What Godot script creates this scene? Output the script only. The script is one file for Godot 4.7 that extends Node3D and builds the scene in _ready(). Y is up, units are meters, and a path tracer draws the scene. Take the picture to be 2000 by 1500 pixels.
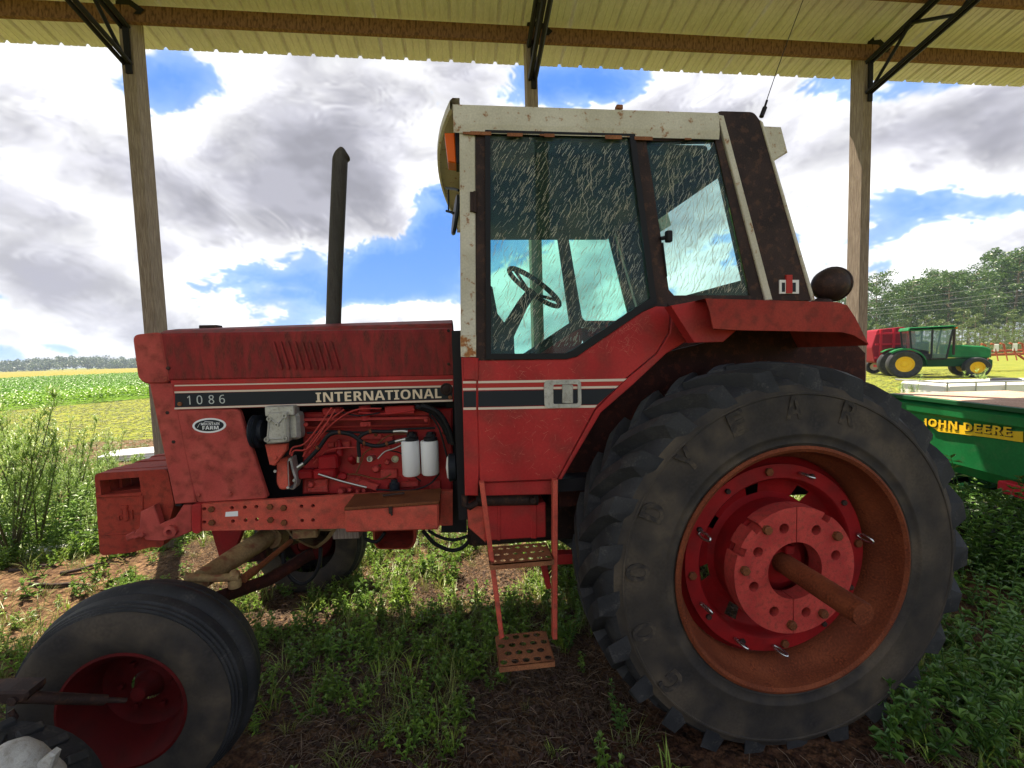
extends Node3D
# Photograph pixel -> direction from the camera; a distance always comes from the plane or the ground that the thing touches.
const F := 870.0
const EYE := Vector3(0, 1.78, 0)
const Z0 := -2.7            # centre plane of the big tractor
var CM := Basis.from_euler(Vector3(deg_to_rad(-3.75), deg_to_rad(-6.4), deg_to_rad(-1.7)))
var org := Vector3.ZERO
var taken := {}
var M := {}
var rng := RandomNumberGenerator.new()

func ray(px, py) -> Vector3:
	return CM * Vector3((px - 1000.0) / F, -(py - 750.0) / F, -1.0)
func W(px, py, z) -> Vector3:
	var d := ray(px, py)
	return EYE + d * (z / d.z)
func G(px, py, y = 0.0) -> Vector3:
	var d := ray(px, py)
	return EYE + d * ((y - EYE.y) / d.y)
func pp(pts, z) -> PackedVector2Array:
	var o := PackedVector2Array()
	for p in pts:
		var w := W(p[0], p[1], z)
		o.append(Vector2(w.x, w.y))
	return o

class Mb:
	var v := PackedVector3Array()
	var n := PackedVector3Array()
	var c := PackedColorArray()
	var col = null
	var xf := Transform3D()
	func put(p: Vector3, m: Vector3) -> void:
		v.append(xf * p)
		n.append((xf.basis * m).normalized())
		if col != null:
			c.append(col)
	func tri(a: Vector3, b: Vector3, d: Vector3, na: Vector3, nb: Vector3, nd: Vector3) -> void:
		if (d - a).cross(b - a).dot(na + nb + nd) < 0:
			put(a, na); put(d, nd); put(b, nb)
		else:
			put(a, na); put(b, nb); put(d, nd)
	func flat(a: Vector3, b: Vector3, d: Vector3, hint := Vector3.ZERO) -> void:
		var m := (d - a).cross(b - a).normalized()
		if m.dot(hint) < 0:
			m = -m
		tri(a, b, d, m, m, m)
	func quad(a: Vector3, b: Vector3, d: Vector3, e: Vector3, hint := Vector3.ZERO) -> void:
		flat(a, b, d, hint)
		flat(a, d, e, hint)
	func cap(poly: PackedVector2Array, z: float, up: Vector3) -> void:
		var t := Geometry2D.triangulate_polygon(poly)
		for k in range(0, t.size(), 3):
			flat(Vector3(poly[t[k]].x, poly[t[k]].y, z), Vector3(poly[t[k + 1]].x, poly[t[k + 1]].y, z), Vector3(poly[t[k + 2]].x, poly[t[k + 2]].y, z), up)
	func prism(poly_in: PackedVector2Array, zb: float, zf: float, bev := 0.0, back := true) -> void:
		var poly := poly_in.duplicate()
		if Geometry2D.is_polygon_clockwise(poly):
			poly.reverse()
		var s := signf(zf - zb)
		var ins := Mb.inset(poly, bev) if bev > 0 else poly
		cap(ins, zf, Vector3(0, 0, s))
		if back:
			cap(poly, zb, Vector3(0, 0, -s))
		var k := poly.size()
		for i in k:
			var j := (i + 1) % k
			var a := poly[i]
			var b := poly[j]
			var m := Vector3((b - a).y, -(b - a).x, 0).normalized()
			quad(Vector3(a.x, a.y, zb), Vector3(b.x, b.y, zb), Vector3(b.x, b.y, zf - s * bev), Vector3(a.x, a.y, zf - s * bev), m)
			if bev > 0:
				quad(Vector3(a.x, a.y, zf - s * bev), Vector3(b.x, b.y, zf - s * bev), Vector3(ins[j].x, ins[j].y, zf), Vector3(ins[i].x, ins[i].y, zf), m + Vector3(0, 0, s))
	func ring(outer: PackedVector2Array, inner: PackedVector2Array, zb: float, zf: float) -> void:
		var k := outer.size()
		for i in k:
			var j := (i + 1) % k
			var a := outer[i]
			var b := outer[j]
			var p := inner[i]
			var q := inner[j]
			for z in [zf, zb]:
				quad(Vector3(a.x, a.y, z), Vector3(b.x, b.y, z), Vector3(q.x, q.y, z), Vector3(p.x, p.y, z), Vector3(0, 0, z - (zf + zb) / 2))
			var mid := (p + q + a + b) / 4.0
			var o3 := Vector3((a + b).x / 2 - mid.x, (a + b).y / 2 - mid.y, 0)
			quad(Vector3(a.x, a.y, zb), Vector3(b.x, b.y, zb), Vector3(b.x, b.y, zf), Vector3(a.x, a.y, zf), o3)
			quad(Vector3(p.x, p.y, zb), Vector3(q.x, q.y, zb), Vector3(q.x, q.y, zf), Vector3(p.x, p.y, zf), -o3)
	static func inset(poly: PackedVector2Array, d: float) -> PackedVector2Array:
		var o := PackedVector2Array()
		var k := poly.size()
		for i in k:
			var a := (poly[i] - poly[(i + k - 1) % k]).normalized()
			var b := (poly[(i + 1) % k] - poly[i]).normalized()
			var na := Vector2(-a.y, a.x)
			var nb := Vector2(-b.y, b.x)
			o.append(poly[i] + (na + nb) / maxf(1.0 + na.dot(nb), 0.35) * d)
		return o
	func box(ce: Vector3, s: Vector3, bev := 0.0) -> void:
		var h := s / 2
		var old := xf
		xf = xf * Transform3D(Basis(), ce)
		if bev <= 0:
			prism(PackedVector2Array([Vector2(-h.x, -h.y), Vector2(h.x, -h.y), Vector2(h.x, h.y), Vector2(-h.x, h.y)]), -h.z, h.z)
		else:
			var p := Mb.rounded(PackedVector2Array([Vector2(-h.x, -h.y), Vector2(h.x, -h.y), Vector2(h.x, h.y), Vector2(-h.x, h.y)]), bev, 2)
			var q := Mb.inset(p, bev * 0.7)
			cap(q, h.z, Vector3.BACK)
			cap(q, -h.z, Vector3.FORWARD)
			for i in p.size():
				var j := (i + 1) % p.size()
				var m := Vector3((p[j] - p[i]).y, -(p[j] - p[i]).x, 0).normalized()
				quad(Vector3(p[i].x, p[i].y, -h.z + bev), Vector3(p[j].x, p[j].y, -h.z + bev), Vector3(p[j].x, p[j].y, h.z - bev), Vector3(p[i].x, p[i].y, h.z - bev), m)
				for e in [-1.0, 1.0]:
					quad(Vector3(p[i].x, p[i].y, e * (h.z - bev)), Vector3(p[j].x, p[j].y, e * (h.z - bev)), Vector3(q[j].x, q[j].y, e * h.z), Vector3(q[i].x, q[i].y, e * h.z), m + Vector3(0, 0, e))
		xf = old
	static func rounded(poly: PackedVector2Array, r: float, k := 3) -> PackedVector2Array:
		var o := PackedVector2Array()
		var m := poly.size()
		for i in m:
			var p := poly[i]
			var a := poly[(i + m - 1) % m] - p
			var b := poly[(i + 1) % m] - p
			var d := minf(r, minf(a.length(), b.length()) * 0.45)
			var s := p + a.normalized() * d
			var e := p + b.normalized() * d
			for t in k + 1:
				var f := float(t) / k
				o.append(s.lerp(p, f).lerp(p.lerp(e, f), f))
		return o
	# profile of (radius, height) turned about the local z axis
	func lathe(prof: Array, seg := 32, skip = null, crease := 0.7) -> void:
		var k := prof.size()
		var sn := []
		for i in k - 1:
			var d: Vector2 = prof[i + 1] - prof[i]
			sn.append(Vector2(d.y, -d.x).normalized())
		for i in k - 1:
			var n0: Vector2 = sn[i]
			var n1: Vector2 = sn[i]
			if i > 0 and sn[i - 1].dot(sn[i]) > crease:
				n0 = (sn[i - 1] + sn[i]).normalized()
			if i < k - 2 and sn[i + 1].dot(sn[i]) > crease:
				n1 = (sn[i + 1] + sn[i]).normalized()
			for s in seg:
				if skip != null and skip.call(i, s):
					continue
				var a := TAU * s / seg
				var b := TAU * (s + 1) / seg
				var ca := Vector3(cos(a), sin(a), 0)
				var cb := Vector3(cos(b), sin(b), 0)
				var z := Vector3(0, 0, 1)
				var p: Vector2 = prof[i]
				var q: Vector2 = prof[i + 1]
				var pa := ca * p.x + z * p.y
				var pb := cb * p.x + z * p.y
				var qa := ca * q.x + z * q.y
				var qb := cb * q.x + z * q.y
				if p.x > 1e-6:
					tri(pa, pb, qb, ca * n0.x + z * n0.y, cb * n0.x + z * n0.y, cb * n1.x + z * n1.y)
				if q.x > 1e-6:
					tri(pa, qb, qa, ca * n0.x + z * n0.y, cb * n1.x + z * n1.y, ca * n1.x + z * n1.y)
	func tube(pts_in: Array, r, seg := 8, smooth := 0, caps := true) -> void:
		var pts := []
		var rad := []
		var m := pts_in.size()
		for i in m - 1:
			var p0: Vector3 = pts_in[maxi(i - 1, 0)]
			var p1: Vector3 = pts_in[i]
			var p2: Vector3 = pts_in[i + 1]
			var p3: Vector3 = pts_in[mini(i + 2, m - 1)]
			var steps := smooth if smooth > 0 else 1
			for s in steps:
				var t := float(s) / steps
				pts.append(p1.cubic_interpolate(p2, p0, p3, t) if smooth > 0 else p1)
				rad.append(lerpf(r[i], r[i + 1], t) if r is Array else r)
		pts.append(pts_in[m - 1])
		rad.append(r[m - 1] if r is Array else r)
		m = pts.size()
		var fr := []
		var up := Vector3(0.31, 0.87, 0.38)
		for i in m:
			var d: Vector3 = (pts[mini(i + 1, m - 1)] - pts[maxi(i - 1, 0)]).normalized()
			var x := d.cross(up)
			if x.length() < 0.01:
				x = d.cross(Vector3.RIGHT)
			x = x.normalized()
			up = x.cross(d).normalized()
			fr.append([x, up, d])
		for i in m - 1:
			for s in seg:
				var a := TAU * s / seg
				var b := TAU * (s + 1) / seg
				var na0: Vector3 = fr[i][0] * cos(a) + fr[i][1] * sin(a)
				var nb0: Vector3 = fr[i][0] * cos(b) + fr[i][1] * sin(b)
				var na1: Vector3 = fr[i + 1][0] * cos(a) + fr[i + 1][1] * sin(a)
				var nb1: Vector3 = fr[i + 1][0] * cos(b) + fr[i + 1][1] * sin(b)
				tri(pts[i] + na0 * rad[i], pts[i] + nb0 * rad[i], pts[i + 1] + nb1 * rad[i + 1], na0, nb0, nb1)
				tri(pts[i] + na0 * rad[i], pts[i + 1] + nb1 * rad[i + 1], pts[i + 1] + na1 * rad[i + 1], na0, nb1, na1)
		if caps:
			for e in [0, m - 1]:
				var out: Vector3 = fr[e][2] * (-1.0 if e == 0 else 1.0)
				for s in seg:
					var a := TAU * s / seg
					var b := TAU * (s + 1) / seg
					flat(pts[e], pts[e] + (fr[e][0] * cos(a) + fr[e][1] * sin(a)) * rad[e], pts[e] + (fr[e][0] * cos(b) + fr[e][1] * sin(b)) * rad[e], out)
	func mesh(off := Vector3.ZERO) -> ArrayMesh:
		var arr := []
		arr.resize(Mesh.ARRAY_MAX)
		var w := v
		if off != Vector3.ZERO:
			w = Transform3D(Basis(), -off) * v
		arr[Mesh.ARRAY_VERTEX] = w
		arr[Mesh.ARRAY_NORMAL] = n
		if c.size():
			arr[Mesh.ARRAY_COLOR] = c
		var m := ArrayMesh.new()
		m.add_surface_from_arrays(Mesh.PRIMITIVE_TRIANGLES, arr)
		return m

func numbered(called: String) -> String:
	var k: int = taken.get(called, 0)
	taken[called] = k + 1
	return called if k == 0 else "%s_%03d" % [called, k]
func tag(o, label, category, group = ""):
	o.set_meta("label", label); o.set_meta("category", category)
	if group: o.set_meta("group", group)
	return o
func thing(called, label, category, at := Vector3.ZERO, group = ""):
	var o := Node3D.new()
	o.name = numbered(called)
	add_child(o)
	o.position = at
	org = at
	return tag(o, label, category, group)
func part(called, mb, mat, parent, label = ""):
	var o := MeshInstance3D.new()
	o.name = called
	o.mesh = mb.mesh(org) if mb is Mb else mb
	o.material_override = mat
	parent.add_child(o, true)
	if label: o.set_meta("label", label)
	return o
func struct(called, mb, mat, kind = "structure"):
	org = Vector3.ZERO
	var o = part(called, mb, mat, self)
	o.set_meta("kind", kind)
	return o
func copy(src, called, at, turn := 0.0, sc := 1.0):
	var o = src.duplicate()
	o.name = numbered(called)
	add_child(o)
	o.transform = Transform3D(Basis(Vector3.UP, turn).scaled(Vector3.ONE * sc), at)
	return o
func aim(at: Vector3, dir: Vector3) -> Transform3D:      # local z axis along dir
	var z := dir.normalized()
	var x := (Vector3.UP if absf(z.y) < 0.9 else Vector3.RIGHT).cross(z).normalized()
	return Transform3D(Basis(x, z.cross(x), z), at)
func bolt(mb: Mb, at: Vector3, r: float, h: float, dir := Vector3.BACK, seg := 6) -> void:
	var old := mb.xf
	mb.xf = aim(at, dir)
	mb.lathe([Vector2(r, 0), Vector2(r, h * 0.85), Vector2(r * 0.85, h), Vector2(0, h)], seg, null, 0.99)
	mb.xf = old
func disc(mb: Mb, at: Vector3, prof: Array, dir: Vector3, seg := 32, skip = null) -> void:
	var old := mb.xf
	mb.xf = aim(at, dir)
	mb.lathe(prof, seg, skip)
	mb.xf = old
func words(called, text, fnt, px, at: Transform3D, wide: float, tall: float, depth: float, mat, parent):
	var t := TextMesh.new()
	t.text = text
	t.font = fnt
	t.font_size = 64
	t.pixel_size = 0.01
	t.depth = 0.02
	t.curve_step = 2.0
	var box := t.get_aabb()
	var o := MeshInstance3D.new()
	o.name = called
	o.mesh = t
	o.material_override = mat
	parent.add_child(o, true)
	var s := Vector3(wide / box.size.x, tall / box.size.y, depth / 0.02)
	var ce := box.position + box.size / 2
	o.transform = Transform3D(at.basis.orthonormalized(), at.origin - org) * Transform3D(Basis.from_scale(s), -ce * s)
	return o
func font(named, weight, italic := false):
	var f := SystemFont.new()
	f.font_names = PackedStringArray([named])
	f.font_weight = weight
	f.font_italic = italic
	return f

# ---------------------------------------------------------------- materials
func noise_bytes(size, s, freq, oct := 4, kind := FastNoiseLite.TYPE_SIMPLEX_SMOOTH) -> PackedByteArray:
	var f := FastNoiseLite.new()
	f.seed = s
	f.noise_type = kind
	f.frequency = freq
	f.fractal_octaves = oct
	var im := f.get_seamless_image(size, size)
	im.convert(Image.FORMAT_L8)
	return im.get_data()
func tex(d: Dictionary) -> ImageTexture:
	# base colours a..b by coarse noise, marks of colour m where the second noise passes a threshold, fine grain on top
	var size: int = d.get("size", 512)
	var s: int = d.get("seed", 1)
	var n1 := noise_bytes(size, s, d.get("f1", 0.006))
	var n2 := noise_bytes(size, s + 7, d.get("f2", 0.025), 5)
	var n3 := noise_bytes(size, s + 13, d.get("f3", 0.15), 3)
	var a: Color = d.a
	var b: Color = d.b
	var m: Color = d.get("m", a)
	var m2: Color = d.get("m2", m)
	var th: float = d.get("th", 2.0)
	var soft: float = d.get("soft", 0.12)
	var k: float = d.get("k", 0.8)
	var g: float = d.get("grain", 0.12)
	var out := PackedByteArray()
	out.resize(size * size * 3)
	for i in size * size:
		var x := n1[i] / 255.0
		var y := n2[i] / 255.0
		var z := n3[i] / 255.0
		var t := clampf((y * 0.75 + z * 0.25 - th) / soft, 0.0, 1.0) * k
		var u := clampf(x * 1.6 - 0.3, 0.0, 1.0)
		var w := 1.0 + (z - 0.5) * 2.0 * g
		var q := clampf(z * 2.0 - 0.6, 0.0, 1.0)
		out[i * 3] = clampi(int(255.0 * lerpf(lerpf(a.r, b.r, u), lerpf(m.r, m2.r, q), t) * w), 0, 255)
		out[i * 3 + 1] = clampi(int(255.0 * lerpf(lerpf(a.g, b.g, u), lerpf(m.g, m2.g, q), t) * w), 0, 255)
		out[i * 3 + 2] = clampi(int(255.0 * lerpf(lerpf(a.b, b.b, u), lerpf(m.b, m2.b, q), t) * w), 0, 255)
	return ImageTexture.create_from_image(Image.create_from_data(size, size, false, Image.FORMAT_RGB8, out))
func height_tex(size, s, freq, oct := 4) -> ImageTexture:
	return ImageTexture.create_from_image(Image.create_from_data(size, size, false, Image.FORMAT_L8, noise_bytes(size, s, freq, oct)))
func c8(r, g, b) -> Color:
	return Color(r / 255.0, g / 255.0, b / 255.0)
func mat(called, d := {}) -> StandardMaterial3D:
	var m := StandardMaterial3D.new()
	m.resource_name = called
	m.albedo_color = d.get("color", Color.WHITE)
	m.roughness = d.get("rough", 0.6)
	m.metallic = d.get("metal", 0.0)
	m.metallic_specular = d.get("spec", 0.28)
	if d.has("tex"):
		m.albedo_texture = d.tex
		m.uv1_triplanar = true
		m.uv1_triplanar_sharpness = 6.0
		m.uv1_scale = d.get("scale", Vector3.ONE)
		m.uv1_offset = d.get("offset", Vector3.ZERO)
		m.uv1_world_triplanar = d.get("world", false)
	if d.has("bump"):
		m.heightmap_enabled = true
		m.heightmap_texture = d.bump
		m.heightmap_scale = d.get("bump_scale", 0.3)
		m.uv1_triplanar = true
		m.uv1_scale = d.get("scale", Vector3.ONE)
		m.uv1_world_triplanar = d.get("world", false)
	if d.get("vc", false):
		m.vertex_color_use_as_albedo = true
	if d.has("back"):
		m.backlight_enabled = true
		m.backlight = d.back
	M[called] = m
	return m
func make_materials() -> void:
	var bump_fine := height_tex(256, 91, 0.08)
	var bump_soft := height_tex(256, 92, 0.02)
	# faded red paint with brown stains and dust; textures cover about a metre
	var t_red := tex({"a": c8(160, 42, 42), "b": c8(176, 52, 50), "m": c8(118, 52, 45), "m2": c8(134, 62, 52), "th": 0.46, "soft": 0.35, "k": 0.6, "seed": 3, "grain": 0.06, "f2": 0.012})
	var t_hood := tex({"a": c8(138, 44, 45), "b": c8(158, 54, 52), "m": c8(92, 44, 40), "m2": c8(128, 62, 50), "th": 0.42, "soft": 0.25, "k": 0.8, "seed": 21, "grain": 0.10, "f2": 0.018})
	var t_orange := tex({"a": c8(184, 76, 62), "b": c8(198, 90, 72), "m": c8(124, 64, 52), "m2": c8(142, 80, 62), "th": 0.47, "soft": 0.35, "k": 0.7, "seed": 5, "grain": 0.1})
	var t_cast := tex({"a": c8(164, 56, 52), "b": c8(184, 70, 62), "m": c8(120, 50, 44), "m2": c8(142, 70, 56), "th": 0.5, "soft": 0.25, "k": 0.7, "seed": 8, "grain": 0.1, "f2": 0.04})
	var t_rust := tex({"a": c8(120, 76, 52), "b": c8(146, 96, 64), "m": c8(88, 50, 34), "m2": c8(170, 106, 66), "th": 0.5, "soft": 0.3, "k": 0.55, "seed": 11, "grain": 0.16})
	var t_cream := tex({"a": c8(184, 178, 158), "b": c8(200, 194, 176), "m": c8(150, 92, 48), "m2": c8(110, 66, 40), "th": 0.66, "soft": 0.14, "k": 0.7, "seed": 14, "grain": 0.06, "f2": 0.03})
	var t_rubber := tex({"a": c8(54, 50, 46), "b": c8(82, 73, 62), "m": c8(40, 39, 40), "m2": c8(50, 47, 45), "th": 0.42, "soft": 0.35, "k": 0.85, "seed": 17, "grain": 0.10, "f2": 0.010})
	var t_tread := tex({"a": c8(40, 41, 43), "b": c8(55, 55, 56), "m": c8(92, 84, 74), "m2": c8(120, 112, 102), "th": 0.60, "soft": 0.2, "k": 0.3, "seed": 18, "grain": 0.1, "f2": 0.02})
	var t_wood := tex({"a": c8(128, 114, 103), "b": c8(156, 142, 129), "m": c8(106, 90, 78), "m2": c8(118, 102, 90), "th": 0.5, "soft": 0.12, "k": 0.6, "seed": 23, "grain": 0.1, "f1": 0.02, "f2": 0.03})
	var t_beam := tex({"a": c8(124, 92, 70), "b": c8(142, 106, 80), "m": c8(84, 58, 44), "m2": c8(74, 52, 42), "th": 0.46, "soft": 0.22, "k": 0.7, "seed": 24, "grain": 0.12, "f1": 0.02, "f2": 0.03})
	var t_dirt := tex({"a": c8(104, 82, 62), "b": c8(130, 104, 78), "m": c8(66, 48, 38), "m2": c8(86, 64, 48), "th": 0.45, "soft": 0.2, "k": 0.85, "seed": 31, "grain": 0.3, "f2": 0.03})
	var t_lawn := tex({"a": c8(116, 126, 54), "b": c8(138, 138, 64), "m": c8(104, 122, 50), "m2": c8(150, 146, 76), "th": 0.45, "soft": 0.3, "k": 0.6, "seed": 33, "grain": 0.28, "f2": 0.05})
	var t_tin := tex({"a": c8(228, 227, 222), "b": c8(234, 233, 228), "m": c8(160, 160, 152), "m2": c8(176, 174, 164), "th": 0.58, "soft": 0.2, "k": 0.25, "seed": 37, "grain": 0.05})
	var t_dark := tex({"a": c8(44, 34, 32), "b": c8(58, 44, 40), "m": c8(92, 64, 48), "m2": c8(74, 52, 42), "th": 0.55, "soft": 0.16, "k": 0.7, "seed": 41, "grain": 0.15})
	var t_grey := tex({"a": c8(156, 154, 148), "b": c8(182, 180, 174), "m": c8(110, 102, 92), "m2": c8(130, 122, 110), "th": 0.52, "soft": 0.25, "k": 0.45, "seed": 43, "grain": 0.12})
	var t_dust := tex({"a": c8(126, 104, 70), "b": c8(146, 122, 84), "m": c8(124, 58, 46), "m2": c8(96, 76, 52), "th": 0.52, "soft": 0.2, "k": 0.8, "seed": 47, "grain": 0.14, "size": 256})
	var t_lid := tex({"a": c8(178, 142, 124), "b": c8(196, 164, 144), "m": c8(150, 104, 84), "m2": c8(206, 190, 172), "th": 0.5, "soft": 0.2, "k": 0.7, "seed": 49, "grain": 0.1, "size": 256})
	var t_rcream := tex({"a": c8(198, 190, 168), "b": c8(206, 198, 176), "m": c8(176, 112, 58), "m2": c8(120, 70, 40), "th": 0.46, "soft": 0.14, "k": 0.9, "seed": 51, "grain": 0.1, "size": 256})
	var t_green := tex({"a": c8(20, 100, 52), "b": c8(30, 116, 62), "m": c8(84, 104, 66), "m2": c8(60, 96, 60), "th": 0.56, "soft": 0.25, "k": 0.5, "seed": 53, "grain": 0.06, "size": 256})
	var t_faded := tex({"a": c8(168, 68, 62), "b": c8(182, 82, 72), "m": c8(120, 48, 42), "m2": c8(138, 68, 54), "th": 0.45, "soft": 0.3, "k": 0.75, "seed": 55, "grain": 0.07, "f2": 0.02})
	var one := Vector3.ONE
	mat("red", {"tex": t_red, "rough": 0.5, "scale": one * 0.9, "bump": bump_soft, "bump_scale": 0.12})
	mat("faded_red", {"tex": t_faded, "rough": 0.6, "scale": one * 1.1, "offset": Vector3(0.1, 0.35, 0)})
	mat("hood", {"tex": t_hood, "color": c8(232, 222, 218), "rough": 0.52, "scale": Vector3(2.6, 0.55, 2.6)})
	mat("orange", {"tex": t_orange, "rough": 0.55, "scale": one * 1.3, "offset": Vector3(0.3, 0.1, 0)})
	mat("cast", {"tex": t_cast, "rough": 0.6, "scale": one * 2.0, "bump": bump_fine, "bump_scale": 0.12})
	mat("disc_red", {"color": c8(210, 150, 168), "tex": t_red, "rough": 0.55, "scale": one * 1.1, "offset": Vector3(0.5, 0.2, 0)})
	mat("rim_rust", {"tex": t_rust, "color": c8(210, 172, 162), "rough": 0.75, "scale": one * 1.2})
	mat("rust", {"tex": t_rust, "rough": 0.72, "scale": one * 1.6, "bump": bump_fine, "bump_scale": 0.04})
	mat("fender", {"color": c8(196, 168, 170), "tex": t_orange, "rough": 0.6, "scale": one * 1.2, "offset": Vector3(0.7, 0.4, 0.2)})
	mat("dusty_red", {"color": c8(205, 190, 180), "tex": t_rust, "rough": 0.7, "scale": one * 1.4})
	mat("cream", {"tex": t_cream, "rough": 0.5, "scale": one * 1.1})
	mat("rubber", {"tex": t_rubber, "rough": 0.78, "scale": one * 0.8, "bump": bump_fine, "bump_scale": 0.1})
	mat("tread", {"tex": t_tread, "rough": 0.62, "scale": one * 1.2})
	mat("wood", {"tex": t_wood, "rough": 0.8, "scale": Vector3(6.0, 0.35, 6.0)})
	mat("beam", {"tex": t_beam, "rough": 0.85, "scale": Vector3(2.4, 0.8, 0.8)})
	mat("dirt", {"tex": t_dirt, "rough": 0.95, "scale": one * 0.9, "world": true, "vc": true, "bump": height_tex(512, 95, 0.03, 5), "bump_scale": 4.0})
	mat("lawn", {"tex": t_lawn, "rough": 0.95, "scale": one * 0.25, "world": true, "vc": true})
	mat("tin", {"tex": t_tin, "rough": 0.42, "scale": Vector3(0.8, 0.8, 0.3), "spec": 0.4})
	mat("dark_frame", {"tex": t_dark, "rough": 0.6, "scale": one * 1.5})
	mat("alloy", {"tex": t_grey, "rough": 0.42, "scale": one * 3.0, "metal": 0.35, "color": c8(255, 255, 255)})
	mat("steel", {"color": c8(176, 176, 172), "rough": 0.32, "metal": 0.9})
	mat("chrome", {"color": c8(200, 200, 198), "rough": 0.25, "metal": 0.95})
	mat("black_iron", {"color": c8(34, 33, 36), "rough": 0.5})
	mat("black_rubber", {"color": c8(30, 30, 32), "rough": 0.5})
	mat("black_paint", {"color": c8(36, 40, 46), "rough": 0.42})
	mat("stripe_white", {"color": c8(214, 196, 176), "rough": 0.55})
	mat("stripe_red", {"color": c8(170, 52, 46), "rough": 0.5})
	mat("letter", {"color": c8(226, 206, 176), "rough": 0.55})
	mat("thin_letter", {"color": c8(186, 190, 184), "rough": 0.5})
	mat("white", {"color": c8(226, 226, 224), "rough": 0.5})
	mat("dull_white", {"tex": t_grey, "color": c8(255, 255, 255), "rough": 0.6, "scale": one * 4.0})
	mat("pipe_rust", {"tex": t_dark, "color": c8(255, 255, 255), "rough": 0.6, "scale": one * 2.0})
	mat("amber", {"color": c8(226, 100, 16), "rough": 0.25, "back": Color(0.5, 0.2, 0.03)})
	mat("axle_dust", {"tex": t_dust, "rough": 0.85, "scale": one * 1.8})
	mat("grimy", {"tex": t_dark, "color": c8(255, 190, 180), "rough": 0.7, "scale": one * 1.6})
	mat("rusty_cream", {"tex": t_rcream, "rough": 0.6, "scale": one * 2.2})
	mat("brown_lid", {"tex": t_lid, "color": c8(255, 255, 255), "rough": 0.85, "scale": one * 1.5})
	mat("green_paint", {"tex": t_green, "rough": 0.42, "scale": one * 0.9})
	mat("green_dark", {"color": c8(18, 74, 40), "rough": 0.5})
	mat("yellow", {"color": c8(222, 180, 36), "rough": 0.5})
	mat("baler_red", {"color": c8(176, 28, 46), "rough": 0.5})
	mat("rake_orange", {"color": c8(160, 84, 56), "rough": 0.6})
	mat("weight_paint", {"tex": t_orange, "color": c8(206, 184, 178), "rough": 0.65, "scale": one * 1.5, "offset": Vector3(0.2, 0.6, 0.1)})
	mat("clamp_rust", {"tex": t_rust, "color": c8(170, 150, 150), "rough": 0.8, "scale": one * 2.0})
	mat("scratch", {"color": c8(196, 120, 104), "rough": 0.7})
	mat("rim_shade_red", {"tex": t_red, "color": c8(128, 112, 116), "rough": 0.7, "scale": one * 1.3})  # tractor red darkened to carry the shade inside the deep wheel dish
	mat("stack_grey", {"tex": t_grey, "color": c8(112, 108, 106), "rough": 0.6, "scale": Vector3(5, 0.6, 5)})
	mat("baler_dark", {"color": c8(128, 22, 36), "rough": 0.6})
	mat("dash", {"color": c8(38, 38, 40), "rough": 0.7})
	mat("seat", {"color": c8(52, 50, 52), "rough": 0.85})
	mat("mud", {"color": c8(196, 190, 168), "rough": 0.9, "back": Color(0.35, 0.33, 0.28)})
	mat("leaf", {"rough": 0.42, "spec": 0.5, "vc": true, "back": Color(0.8, 0.8, 0.8)})
	mat("straw", {"rough": 0.9, "vc": true})
	mat("bark", {"tex": t_grey, "color": c8(200, 180, 160), "rough": 0.9, "scale": Vector3(2, 0.6, 2)})
	mat("wire", {"color": c8(150, 150, 150), "rough": 0.5})
	mat("tank_white", {"color": c8(222, 220, 212), "rough": 0.4})
	var gl := mat("glass", {"color": Color(0.78, 0.94, 0.89, 0.02), "rough": 0.0})
	gl.transparency = BaseMaterial3D.TRANSPARENCY_ALPHA
	gl.refraction_enabled = true
	gl.refraction_scale = 0.022
	var pane := mat("pane", {"color": Color(0.4, 0.55, 0.55, 0.25), "rough": 0.03})
	pane.transparency = BaseMaterial3D.TRANSPARENCY_ALPHA

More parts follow.
